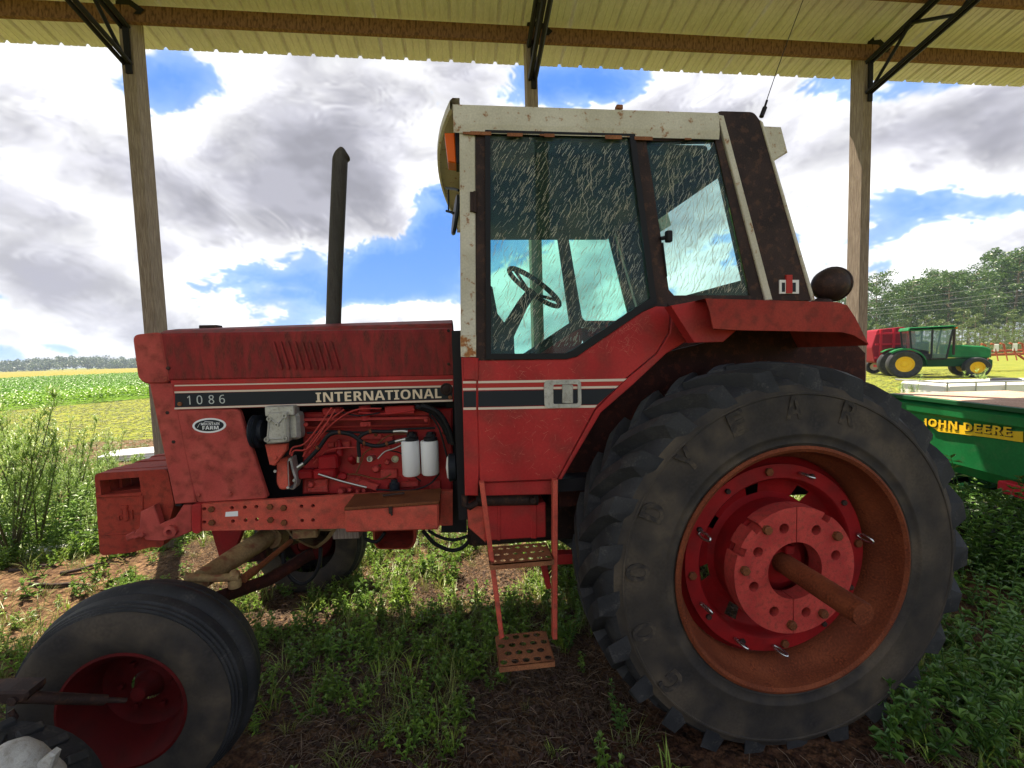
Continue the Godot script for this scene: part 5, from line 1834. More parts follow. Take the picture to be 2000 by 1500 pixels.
	for r in 70:
		for i in 190:
			var p := e0 - edge * 20.0 + edge * i * 0.62 + deep * (r * 1.0 + 0.5)
			p += Vector3(rng.randf_range(-0.15, 0.15), 0, rng.randf_range(-0.15, 0.15))
			var q := p.x / -p.z
			if q > -0.5 or q < -1.3 or p.z < -96: continue
			pl.append(Transform3D(Basis(Vector3.UP, rng.randf() * TAU).scaled(Vector3.ONE * rng.randf_range(0.8, 1.3)), Vector3(p.x, 0, p.z)))
			cl.append((Color(1, 1, 1) if r > 4 else Color(1.5, 1.3, 0.7)) * rng.randf_range(0.75, 1.2))
	scatter("crop_plants", crop.mesh(), pl, cl, M.leaf)
	# straw and twigs on the bare soil
	var stm := Mb.new()
	for i in 7:
		stm.col = g_col(Color(0.10, 0.07, 0.05), Color(0.26, 0.19, 0.13))
		var p := Vector3(rng.randf_range(-0.06, 0.06), rng.randf_range(0.002, 0.02), rng.randf_range(-0.06, 0.06))
		var d := rand_dir(rng.randf_range(-0.15, 0.35)) * rng.randf_range(0.02, 0.08)
		stm.tube([p, p + d * 0.5 + Vector3(0, 0.008, 0), p + d], 0.0011, 3, 0, false)
	pl = []
	cl = []
	for i in 9000:
		var z := -rng.randf_range(0.8, 4.6)
		var x := rng.randf_range(-2.6, 2.6)
		if in_wheel(x, z): continue
		pl.append(spot(x, z, rng.randf_range(0.6, 1.5)))
		cl.append(Color(1, 1, 1) * rng.randf_range(0.35, 1.2))
	scatter("straw_litter", stm.mesh(), pl, cl, M.straw)
	var lit := Mb.new()
	for i in 6:
		lit.col = g_col(Color(0.07, 0.045, 0.035), Color(0.17, 0.11, 0.075))
		var p := Vector3(rng.randf_range(-0.07, 0.07), rng.randf_range(0.002, 0.014), rng.randf_range(-0.07, 0.07))
		var d := rand_dir(rng.randf_range(-0.1, 0.5)) * rng.randf_range(0.012, 0.04)
		leaf(lit, p, d, d.length() * 0.5, d.cross(Vector3.UP), -0.1)
	pl = []
	cl = []
	for i in 6000:
		var z := -rng.randf_range(0.8, 3.6)
		var x := rng.randf_range(-2.4, 2.6)
		if in_wheel(x, z): continue
		pl.append(spot(x, z, rng.randf_range(0.6, 1.4)))
		cl.append(Color(1, 1, 1) * rng.randf_range(0.4, 1.1))
	scatter("dead_leaf_litter", lit.mesh(), pl, cl, M.straw)
	# single plants that stand out
	var fen := []
	for i in 4: fen.append(fennel_mesh(1.0, Color(0.14, 0.24, 0.04), Color(0.32, 0.44, 0.10), [1.0, 0.7, 0.5, 0.85][i]))
	var f_lab := ["tall feathery green weed at the edge of the shed, left of the front weights", "bushy feathery weed standing before the white pipes"]
	var spots := [[25, 1105, 1.55, 0], [75, 1085, 1.35, 3], [-30, 1080, 1.6, 1], [130, 1050, 1.05, 2], [165, 1035, 0.95, 1], [60, 1020, 1.4, 0], [110, 1000, 1.25, 3], [200, 1000, 0.9, 2], [240, 985, 0.85, 1], [265, 975, 0.75, 2], [20, 990, 1.5, 2], [150, 985, 1.15, 0], [215, 960, 1.0, 3], [180, 1075, 0.6, 2]]
	for s in spots:
		var p := G(s[0], s[1])
		plant("feathery_weed", fen[s[3]], p, s[2], "tall feathery green weed at the shed edge beyond the front weights", "feathery weeds at the shed edge")
	for s in [[1780, 905, 0.9, 2], [1925, 900, 1.05, 1], [1812, 880, 0.75, 2], [1905, 880, 0.9, 2]]:
		var p := Vector3(W(s[0], 700, -8.2).x, 0, -8.2)
		plant("seeding_weed", fen[s[3]], p, 1.25 * s[2], "feathery weed standing between the grain drill and the green tractor", "weeds beyond the grain drill")
	var big := []
	for i in 4: big.append(weed_mesh([6, 5, 7, 4][i], [0.62, 0.5, 0.7, 0.42][i], 0.075, Color(0.06, 0.145, 0.025), Color(0.14, 0.26, 0.045)))
	var bright := []
	for i in 3: bright.append(weed_mesh([7, 6, 8][i], [0.6, 0.45, 0.7][i], 0.06, Color(0.10, 0.20, 0.03), Color(0.22, 0.36, 0.06)))
	for s in [[1960, 1330, 0], [1880, 1400, 2], [1990, 1420, 1], [1780, 1470, 3], [1900, 1480, 1], [1960, 1240, 2], [1990, 1160, 0], [1900, 1180, 3], [1930, 1130, 2], [1985, 1090, 1], [1905, 1060, 0], [1950, 1040, 2], [1830, 1500, 3], [1970, 1530, 0], [1700, 1510, 3], [1860, 1270, 3], [1930, 1300, 1], [1890, 1010, 2], [1940, 985, 2], [2050, 1250, 0], [2060, 1120, 2], [1915, 960, 2], [1965, 955, 2], [1985, 1000, 0], [1870, 985, 1], [1925, 1020, 2], [2010, 1050, 2], [1960, 1080, 0]]:
		var p := G(s[0], s[1])
		if p.x < 2.05 and p.z > -2.1: p.x = maxf(p.x, 1.7)
		plant("leafy_plant", big[s[2]], p, rng.randf_range(0.85, 1.15), "broad-leaved green plant growing between the rear tyre and the grain drill", "leafy plants behind the rear tyre")
	for i in 30:
		var q := Vector3(rng.randf_range(-5.6, -2.5), 0, rng.randf_range(-5.6, -4.45))
		plant("bushy_weed", bright[i % 3], q, rng.randf_range(0.8, 1.35), "bushy bright green weed growing around the white pipes", "bushy weeds around the white pipes")
	for i in 16:
		var q := Vector3(rng.randf_range(3.55, 4.35), 0, rng.randf_range(-4.2, -1.9))
		plant("leafy_plant", big[[0, 2][i % 2]], q, rng.randf_range(1.0, 1.45), "broad-leaved green plant growing between the rear tyre and the grain drill", "leafy plants behind the rear tyre")
	for s in [[1210, 1445, 3, 0.55], [1230, 1300, 3, 0.6], [1110, 1270, 1, 0.5], [790, 1420, 3, 0.3], [1190, 1210, 1, 0.6], [630, 1180, 3, 0.35]]:
		plant("sprouting_weed", big[s[2]], G(s[0], s[1]), s[3], "small broad-leaved weed sprouting from the soil beside the tractor wheels", "sprouting weeds around the tractor")
func plant(called, mesh, p: Vector3, s: float, label, group) -> void:
	var o := MeshInstance3D.new()
	o.name = numbered(called)
	o.mesh = mesh
	o.material_override = M.leaf
	add_child(o)
	o.transform = Transform3D(Basis(Vector3.UP, rng.randf() * TAU).scaled(Vector3.ONE * s), Vector3(p.x, ground_y(p.x, p.z) - 0.01, p.z))
	tag(o, label, "weed", group)

# ---------------------------------------------------------------- trees
func clump(mb: Mb, c: Vector3, r: Vector3, n: int, size: float, lo: Color, hi: Color) -> void:
	for i in n:
		var d := Vector3(rng.randfn(), rng.randfn(), rng.randfn()).normalized() * pow(rng.randf(), 0.4)
		var p := c + d * r
		var a := Vector3(rng.randfn(), rng.randfn() * 0.6, rng.randfn()).normalized() * size * rng.randf_range(0.6, 1.3)
		var b := a.cross(Vector3(rng.randfn(), rng.randfn(), rng.randfn())).normalized() * size * 0.45
		mb.col = g_col(lo, hi)
		mb.quad(p - a * 0.5, p + b * 0.5, p + a * 0.5, p - b * 0.5, d + Vector3(0, 0.4, 0))
func make_tree(called, label, category, h: float, pine: bool, lo: Color, hi: Color, group):
	var t = thing(called, label, category, Vector3.ZERO, group)
	var mb := Mb.new()
	var sway := Vector3(rng.randf_range(-0.4, 0.4), 0, rng.randf_range(-0.3, 0.3))
	var r := h * 0.013
	mb.tube([Vector3(0, -0.2, 0), Vector3(0, h * 0.4, 0) + sway * 0.3, Vector3(0, h * 0.95, 0) + sway], [r, r * 0.75, r * 0.2], 7)
	var cr := Mb.new()
	var k := 40 if pine else 24
	for i in k:
		var f := lerpf(0.30, 1.0, pow(float(i) / k, 0.9)) if pine else lerpf(0.06, 1.0, float(i) / k)
		var reach := h * (0.20 if pine else 0.26) * (1.0 - pow(absf(f - (0.68 if pine else 0.5)) / 0.6, 2.0)) * rng.randf_range(0.5, 1.1)
		var a := i * 2.4 + rng.randf()
		var base := Vector3(0, h * f * 0.96, 0) + sway * f
		var end := base + Vector3(cos(a) * reach, h * rng.randf_range(-0.01, 0.05), sin(a) * reach)
		mb.tube([base, end], [r * 0.3, r * 0.08], 4, 0, false)
		clump(cr, end, Vector3(1, 0.62, 1) * h * rng.randf_range(0.05, 0.10), 80, h * 0.030, lo, hi)
		clump(cr, base.lerp(end, 0.55), Vector3(1, 0.6, 1) * h * 0.05, 30, h * 0.028, lo, hi)
	part("trunk", mb, M.bark, t)
	part("crown", cr, M.leaf, t)
	return t
func make_trees() -> void:
	var p_lab := "tall pine with a bare lower trunk in the wood behind the green tractor"
	var protos := []
	for i in 4:
		protos.append(make_tree("pine_tree", p_lab, "tree", 15.0, true, Color(0.035, 0.085, 0.018), Color(0.11, 0.19, 0.035), "pines behind the parked machines"))
	var bush := []
	for i in 3:
		bush.append(make_tree("broadleaf_tree", "low round broad-leaved tree at the foot of the pine wood", "tree", 5.0, false, Color(0.07, 0.12, 0.025), Color(0.18, 0.24, 0.06), "low trees before the pines"))
	var used := [0, 0]
	var spots := [[1715, 545, 62], [1745, 555, 70], [1780, 525, 64], [1800, 545, 74], [1825, 520, 66], [1855, 518, 62], [1870, 540, 72], [1895, 520, 64], [1925, 560, 60], [1955, 500, 66], [1985, 487, 62], [2020, 500, 64], [2060, 495, 66], [1700, 570, 76], [1655, 565, 70], [1620, 590, 78], [1760, 545, 80], [1840, 540, 82], [1910, 545, 82], [1975, 520, 80], [2110, 500, 70], [1680, 560, 84]]
	for s in spots:
		var z: float = -s[2]
		var top := W(s[0], s[1], z)
		var sc := top.y / 15.0 * rng.randf_range(0.88, 1.1)
		var i := rng.randi() % 4
		place(protos, used, 0, "pine_tree", Vector3(top.x, 0, z), sc)
	for s in [[1965, 605, 57], [1990, 612, 56], [2015, 608, 58], [2045, 605, 57], [2075, 612, 56], [1940, 612, 59], [1850, 640, 50], [1875, 632, 53], [1895, 640, 50], [1915, 636, 51], [1940, 630, 55], [1960, 640, 50], [1980, 632, 52], [2000, 640, 49], [2025, 636, 50], [2050, 630, 54], [2080, 640, 50], [1800, 650, 53], [1770, 650, 54], [1820, 646, 51], [1720, 630, 58], [1765, 625, 60], [1810, 615, 60], [1845, 620, 58], [1700, 655, 54], [1745, 650, 56], [1790, 640, 57], [1830, 636, 55], [1880, 600, 58], [1905, 610, 56], [1930, 640, 52], [1965, 630, 54], [1990, 640, 50], [2030, 625, 54], [1655, 660, 60], [1860, 645, 52], [1945, 645, 48], [1985, 650, 47], [2020, 650, 48]]:
		var z: float = -s[2]
		var top := W(s[0], s[1], z)
		place(bush, used, 1, "broadleaf_tree", Vector3(top.x, 0, z), top.y / 5.0)
	# distant wood across the hay field: reads as one band, haze mixed into its paler, bluer leaf colours
	var mb := Mb.new()
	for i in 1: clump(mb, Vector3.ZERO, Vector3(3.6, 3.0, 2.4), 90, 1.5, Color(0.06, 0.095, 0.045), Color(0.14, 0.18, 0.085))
	var pl := []
	var cl := []
	for i in 900:
		var x := rng.randf_range(-640, -150)
		var back := rng.randf()
		pl.append(Transform3D(Basis(Vector3.UP, rng.randf() * TAU).scaled(Vector3.ONE * rng.randf_range(0.8, 1.4)), Vector3(x, rng.randf_range(0.2, 3.2) + back * 6.5 + sin(x * 0.05) * 1.2, -425 - back * 20)))
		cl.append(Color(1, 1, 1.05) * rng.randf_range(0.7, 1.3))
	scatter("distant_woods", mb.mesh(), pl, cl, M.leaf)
func place(protos, used, which, called, at, sc) -> void:
	var k: int = used[which]
	used[which] = k + 1
	if k < protos.size():
		protos[k].transform = Transform3D(Basis(Vector3.UP, rng.randf() * TAU).scaled(Vector3(1, 1, 1) * sc), at)
	else:
		copy(protos[k % protos.size()], called, at, rng.randf() * TAU, sc)

# ---------------------------------------------------------------- other machines and things
func wheel(parent, called, c: Vector3, axis: Vector3, r: float, w: float, rim_r: float, rim_mat) -> void:
	var n := Node3D.new()
	n.name = called
	parent.add_child(n, true)
	var mb := Mb.new()
	disc(mb, c, [Vector2(rim_r, w * 0.42), Vector2(rim_r * 1.12, w * 0.5), Vector2(r * 0.92, w * 0.5), Vector2(r * 0.985, w * 0.4), Vector2(r, w * 0.2), Vector2(r, -w * 0.2), Vector2(r * 0.985, -w * 0.4), Vector2(r * 0.92, -w * 0.5), Vector2(rim_r * 1.1, -w * 0.5), Vector2(rim_r, -w * 0.42)], axis, 36)
	part("tyre", mb, M.tread, n)
	mb = Mb.new()
	disc(mb, c, [Vector2(rim_r * 1.02, w * 0.42), Vector2(rim_r * 0.95, w * 0.40), Vector2(rim_r * 0.86, w * 0.16), Vector2(rim_r * 0.4, w * 0.1), Vector2(rim_r * 0.32, w * 0.2), Vector2(rim_r * 0.2, w * 0.24), Vector2(0, w * 0.24)], axis, 28)
	disc(mb, c, [Vector2(0, -w * 0.2), Vector2(rim_r * 1.02, -w * 0.3)], axis, 28)
	part("rim", mb, rim_mat, n)
func make_green_tractor() -> void:
	var at := G(1822, 735.5)
	var t = thing("green_tractor", "green cab tractor with yellow wheel rims parked on the lawn", "tractor", at)
	t.rotation.y = deg_to_rad(-33)
	t.scale = Vector3.ONE * 0.94
	org = Vector3.ZERO
	var mb := Mb.new()
	for s in [1.0, -1.0]:
		wheel(t, "rear_wheel", Vector3(-1.5, 0.74, s * 0.86), Vector3(0, 0, s), 0.76, 0.55, 0.42, M.yellow)
		wheel(t, "front_wheel", Vector3(1.45, 0.52, s * 0.84), Vector3(0, 0, s), 0.53, 0.42, 0.30, M.yellow)
		mb = Mb.new()
		var arc := []
		for i in 9:
			var a := lerpf(-0.15, PI * 0.72, i / 8.0)
			arc.append(Vector2(-1.5 + cos(a) * 0.92, 0.76 + sin(a) * 0.86))
		for i in 8:
			for th in [0.0, 0.03]:
				var k: float = 1.0 - th
				mb.quad(Vector3(arc[i].x, arc[i].y * k, s * 0.55), Vector3(arc[i + 1].x, arc[i + 1].y * k, s * 0.55), Vector3(arc[i + 1].x, arc[i + 1].y * k, s * 1.1), Vector3(arc[i].x, arc[i].y * k, s * 1.1), Vector3.UP)
			mb.quad(Vector3(arc[i].x, arc[i].y, s * 1.1), Vector3(arc[i + 1].x, arc[i + 1].y, s * 1.1), Vector3(arc[i + 1].x, arc[i + 1].y - 0.1, s * 1.1), Vector3(arc[i].x, arc[i].y - 0.1, s * 1.1), Vector3(0, 0, s))
		part("fender", mb, M.green_paint, t)
	mb = Mb.new()
	mb.prism(Mb.rounded(PackedVector2Array([Vector2(0.35, 1.05), Vector2(2.15, 0.98), Vector2(2.2, 1.45), Vector2(1.9, 1.62), Vector2(0.35, 1.78)]), 0.12, 4), -0.40, 0.40, 0.06)
	part("hood", mb, M.green_paint, t)
	mb = Mb.new()
	mb.box(Vector3(2.16, 1.22, 0), Vector3(0.08, 0.42, 0.66), 0.02)
	part("grille", mb, M.black_iron, t)
	for s in [-1.0, 1.0]:
		mb = Mb.new()
		mb.box(Vector3(2.2, 1.24, s * 0.17), Vector3(0.03, 0.10, 0.26), 0.01)
		part("headlight", mb, M.tank_white, t)
	mb = Mb.new()
	mb.box(Vector3(0.3, 0.78, 0), Vector3(3.6, 0.45, 0.5), 0.05)
	mb.box(Vector3(2.05, 0.72, 0), Vector3(0.35, 0.35, 0.9), 0.04)
	mb.box(Vector3(1.45, 0.52, 0), Vector3(0.2, 0.2, 1.4), 0.03)
	part("chassis", mb, M.green_dark, t)
	mb = Mb.new()
	mb.prism(Mb.rounded(PackedVector2Array([Vector2(-1.35, 2.55), Vector2(0.62, 2.58), Vector2(0.66, 2.7), Vector2(0.5, 2.76), Vector2(-1.3, 2.74)]), 0.05, 3), -0.82, 0.82, 0.04)
	part("roof", mb, M.green_paint, t)
	for s in [-1.0, 1.0]:
		for q in [[Vector2(0.30, 1.0), Vector2(0.52, 2.58)], [Vector2(-0.32, 1.0), Vector2(-0.30, 2.58)], [Vector2(-1.15, 1.5), Vector2(-1.25, 2.58)]]:
			mb = Mb.new()
			mb.tube([Vector3(q[0].x, q[0].y, s * 0.74), Vector3(q[1].x, q[1].y, s * 0.76)], 0.045, 6)
			part("pillar", mb, M.black_iron, t)
		mb = Mb.new()
		mb.prism(PackedVector2Array([Vector2(-0.28, 1.05), Vector2(0.32, 1.05), Vector2(0.5, 2.54), Vector2(-0.28, 2.54)]), s * 0.745, s * 0.752)
		part("door_glass", mb, M.pane, t)
		mb = Mb.new()
		mb.prism(PackedVector2Array([Vector2(-1.14, 1.62), Vector2(-0.34, 1.4), Vector2(-0.32, 2.54), Vector2(-1.22, 2.54)]), s * 0.745, s * 0.752)
		part("side_glass", mb, M.pane, t)
	mb = Mb.new()
	mb.quad(Vector3(0.36, 1.7, -0.7), Vector3(0.52, 2.54, -0.7), Vector3(0.52, 2.54, 0.7), Vector3(0.36, 1.7, 0.7), Vector3.RIGHT)
	part("windscreen", mb, M.pane, t)
	mb = Mb.new()
	mb.box(Vector3(-0.5, 1.5, 0), Vector3(0.5, 0.9, 0.5), 0.1)
	mb.box(Vector3(-0.4, 1.1, 0), Vector3(1.5, 0.3, 1.3), 0.03)
	part("seat", mb, M.seat, t)
	mb = Mb.new()
	mb.tube([Vector3(0.62, 1.2, 0.62), Vector3(0.62, 2.62, 0.62)], 0.055, 8)
	part("exhaust_pipe", mb, M.pipe_rust, t)
	for s in [-1.0, 1.0]:
		mb = Mb.new()
		mb.box(Vector3(0.64, 2.62, s * 0.7), Vector3(0.1, 0.08, 0.2), 0.02)
		part("amber_light", mb, M.amber, t)
func make_machines() -> void:
	var mb: Mb
	make_green_tractor()
	# round baler behind it
	var at := G(1737, 731)
	at = Vector3(at.x, 0, at.z)
	var t = thing("round_baler", "crimson round baler standing behind the green tractor", "baler", at)
	t.rotation.y = deg_to_rad(-25)
	org = Vector3.ZERO
	mb = Mb.new()
	mb.prism(Mb.rounded(PackedVector2Array([Vector2(-1.0, 0.7), Vector2(0.75, 0.6), Vector2(1.0, 1.2), Vector2(0.85, 2.35), Vector2(0.3, 2.7), Vector2(-0.9, 2.6), Vector2(-1.15, 1.6)]), 0.12, 3), -0.72, 0.72, 0.03)
	part("bale_chamber", mb, M.baler_dark, t)
	for q in [[-0.75, 0.07], [-0.15, 0.07], [0.5, 0.07]]:
		mb = Mb.new()
		mb.box(Vector3(q[0], 1.65, 0.77), Vector3(q[1] * 1.5, 1.9, 0.14), 0.01)
		part("side_rib", mb, M.baler_red, t)
	for y in [1.0, 1.75, 2.35]:
		mb = Mb.new()
		mb.box(Vector3(-0.1, y, 0.755), Vector3(1.8, 0.10, 0.10), 0.01)
		part("side_rib", mb, M.baler_red, t)
	mb = Mb.new()
	mb.box(Vector3(0.1, 1.5, 0.79), Vector3(0.6, 0.18, 0.1), 0.02)
	part("gearbox", mb, M.black_iron, t)
	wheel(t, "guide_wheel", Vector3(1.0, 2.35, 0.5), Vector3(0.3, 0, 1), 0.24, 0.16, 0.13, M.tank_white)
	for s in [-1.0, 1.0]:
		wheel(t, "road_wheel", Vector3(-0.4, 0.42, s * 1.0), Vector3(0, 0, s), 0.42, 0.28, 0.22, M.tank_white)
	mb = Mb.new()
	mb.box(Vector3(0.6, 0.5, 0), Vector3(2.6, 0.14, 0.5), 0.02)
	mb.tube([Vector3(0.9, 0.95, 0.3), Vector3(2.4, 0.55, 0.1)], 0.05, 6)
	mb.tube([Vector3(0.9, 0.75, -0.3), Vector3(2.4, 0.5, -0.1)], 0.06, 6)
	part("drawbar", mb, M.baler_red, t)
	# disc mower further left
	at = G(1632, 724)
	t = thing("hay_mower", "low red hay mower with curved guard rails left of the baler", "mower", Vector3(at.x, 0, at.z))
	org = Vector3.ZERO
	for k in 3:
		mb = Mb.new()
		mb.tube([Vector3(-2.2, 0.5 + k * 0.16, k * 0.3), Vector3(-0.8, 0.75 - k * 0.1, 0.2), Vector3(0.6, 0.45 + k * 0.05, 0.3), Vector3(2.0, 0.5 + k * 0.2, 0.1)], 0.07, 6, 4)
		part("guard_rail", mb, M.baler_red, t)
	mb = Mb.new()
	mb.box(Vector3(1.0, 0.9, 0), Vector3(1.4, 0.5, 0.6), 0.08)
	part("drive_cover", mb, M.baler_red, t)
	wheel(t, "road_wheel", Vector3(0.1, 0.33, 0.6), Vector3(0.1, 0, 1), 0.33, 0.22, 0.17, M.tank_white)
	wheel(t, "road_wheel", Vector3(1.6, 0.33, -0.5), Vector3(0.1, 0, 1), 0.33, 0.22, 0.17, M.tank_white)
	# orange rake on the right
	at = G(1985, 723)
	t = thing("hay_rake", "orange hay rake with folded arms right of the green tractor", "rake", Vector3(at.x, 0, at.z))
	org = Vector3.ZERO
	mb = Mb.new()
	mb.box(Vector3(0, 0.95, 0), Vector3(4.2, 0.14, 0.16), 0.02)
	mb.tube([Vector3(-0.2, 0.9, 0.2), Vector3(0.3, 0.35, 0.5)], 0.07, 6)
	mb.box(Vector3(0.2, 1.15, -0.6), Vector3(3.6, 0.12, 0.14), 0.02)
	part("main_beam", mb, M.rake_orange, t)
	for k in 7:
		mb = Mb.new()
		var x := -2.0 + k * 0.62
		mb.tube([Vector3(x, 0.95, 0), Vector3(x - 0.3, 1.55, 0.1), Vector3(x - 0.55, 1.6, 0.1)], 0.05, 6)
		mb.tube([Vector3(x - 0.3, 1.55, 0.1), Vector3(x - 0.35, 0.6, 0.35)], 0.03, 5)
		var arm = part("tine_arm", mb, M.rake_orange, t)
		if k % 2:
			mb = Mb.new()
			mb.box(Vector3(x - 0.25, 1.35, 0.16), Vector3(0.3, 0.42, 0.05), 0.02)
			part("guard", mb, M.tank_white, arm)
	wheel(t, "road_wheel", Vector3(0.35, 0.36, 0.6), Vector3(0.25, 0, 1), 0.38, 0.26, 0.19, M.rake_orange)
	wheel(t, "road_wheel", Vector3(-1.5, 0.36, -0.4), Vector3(0.25, 0, 1), 0.38, 0.26, 0.19, M.rake_orange)
	make_drill()
	make_small_things()
func make_drill() -> void:
	# grain drill: its long side plane runs from A (far) to B (near)
	var hy := 1.25
	var A := G(1745, 768, hy)
	var B := G(2000, 796, hy)
	var d := (B - A).normalized()
	var away := Vector3(-d.z, 0, d.x)
	if away.x < 0: away = -away
	var L := 2.5
	var t = thing("grain_drill", "green grain drill with brown dusty lid and yellow side lettering, behind the rear tyre", "grain drill", Vector3(A.x, 0, A.z))
	org = Vector3.ZERO
	t.transform = Transform3D(Basis(d, Vector3.UP, d.cross(Vector3.UP)), Vector3(A.x, 0, A.z))
	# local: x along the side towards the camera, y up, z out of the side face (negative = away)
	var zs := signf(d.cross(Vector3.UP).dot(away))
	var mb := Mb.new()
	var side := PackedVector2Array()
	var sec := [Vector2(0.0, 1.20), Vector2(-0.035, 1.17), Vector2(-0.03, 1.10), Vector2(-0.005, 1.07), Vector2(0.0, 1.0), Vector2(0.02, 0.66), Vector2(0.10, 0.56), Vector2(0.45, 0.48), Vector2(0.75, 0.5), Vector2(1.05, 0.9), Vector2(1.1, 1.2)]
	for i in sec.size() - 1:
		var a: Vector2 = sec[i]
		var b: Vector2 = sec[i + 1]
		mb.quad(Vector3(0.03, a.y, a.x * zs), Vector3(L, a.y, a.x * zs), Vector3(L, b.y, b.x * zs), Vector3(0.03, b.y, b.x * zs), Vector3(0, 0.2, -zs))
	var pol := []
	for e in [0.03, L]:
		for i in range(1, sec.size() - 1):
			mb.flat(Vector3(e, sec[0].y, sec[0].x * zs), Vector3(e, sec[i].y, sec[i].x * zs), Vector3(e, sec[i + 1].y, sec[i + 1].x * zs), Vector3(-1 if e < 1 else 1, 0, 0))
	part("seed_box", mb, M.green_paint, t)
	mb = Mb.new()
	mb.box(Vector3(L / 2, hy - 0.022, 0.55 * zs), Vector3(L + 0.04, 0.04, 1.2), 0.006)
	var lid = part("lid", mb, M.green_dark, t)
	mb = Mb.new()
	mb.box(Vector3(L / 2, hy - 0.004, 0.56 * zs), Vector3(L - 0.02, 0.012, 1.12), 0.004)
	part("lid_top", mb, M.brown_lid, lid)
	# yellow band and lettering on the upright part of the side, placed by the rays that meet that plane
	var hit := func(px, py):
		var r := ray(px, py)
		var n: Vector3 = away
		var k: float = (Vector3(A.x, 0, A.z) - EYE).dot(n) / r.dot(n)
		return t.transform.affine_inverse() * (EYE + r * k)
	var face := -0.010 * zs
	var poly := PackedVector2Array()
	for q in [[1806, 822], [1814, 822], [1842, 826], [1980, 842], [2001, 843], [2001, 864], [1940, 855], [1836, 843]]:
		var h: Vector3 = hit.call(q[0], q[1])
		poly.append(Vector2(h.x, h.y))
	mb = Mb.new()
	mb.prism(poly, face, face - 0.003 * zs)
	part("yellow_band", mb, M.yellow, t)
	var sans = font("Droid Sans", 700)
	var l0: Vector3 = hit.call(1806, 826)
	var l1: Vector3 = hit.call(1980, 846)
	var tall: float = (hit.call(1920, 829) as Vector3).y - (hit.call(1920, 848) as Vector3).y
	var face_b := Basis(Vector3.RIGHT, Vector3.UP, Vector3.BACK) if zs < 0 else Basis(Vector3.LEFT, Vector3.UP, Vector3.FORWARD)
	for k in [0, 1]:
		var shift := Vector3(0.006, -0.006, -zs * 0.006) if k == 0 else Vector3(0, 0, -zs * 0.009)
		words("lettering", "JOHN DEERE", sans, 0, Transform3D(Basis(Vector3.BACK, atan2(l1.y - l0.y, l1.x - l0.x)), (l0 + l1) / 2 + shift + Vector3(0, 0, face)), l0.distance_to(l1), tall * 1.15, 0.004, M.black_paint if k == 0 else M.yellow, t)
	# frame, red bracket, press wheels
	mb = Mb.new()
	mb.box(Vector3(L / 2, 0.42, 0.5 * zs), Vector3(L, 0.1, 0.1), 0.01)
	mb.box(Vector3(0.1, 0.35, 0.7 * zs), Vector3(0.1, 0.7, 0.1), 0.01)
	mb.box(Vector3(L - 0.1, 0.35, 0.7 * zs), Vector3(0.1, 0.7, 0.1), 0.01)
	part("frame", mb, M.green_dark, t)
	mb = Mb.new()
	mb.box(Vector3(1.36, 0.60, -0.04 * zs), Vector3(0.34, 0.10, 0.10), 0.012)
	part("red_reflector_bracket", mb, M.baler_red, t)
	for k in 7:
		var x := 0.35 + k * 0.33
		mb = Mb.new()
		mb.tube([Vector3(x, 0.42, 0.5 * zs), Vector3(x, 0.36, 0.2 * zs), Vector3(x, 0.26, 0.05 * zs)], 0.025, 6)
		part("opener_arm", mb, M.black_iron, t)
		wheel(t, "press_wheel", Vector3(x - 0.05, 0.2, 0.02 * zs), Vector3(0.85, 0.1, -0.5 * zs), 0.19, 0.07, 0.13, M.black_iron)
		wheel(t, "press_wheel", Vector3(x + 0.06, 0.2, -0.12 * zs), Vector3(0.85, 0.1, -0.5 * zs), 0.16, 0.06, 0.11, M.black_iron)
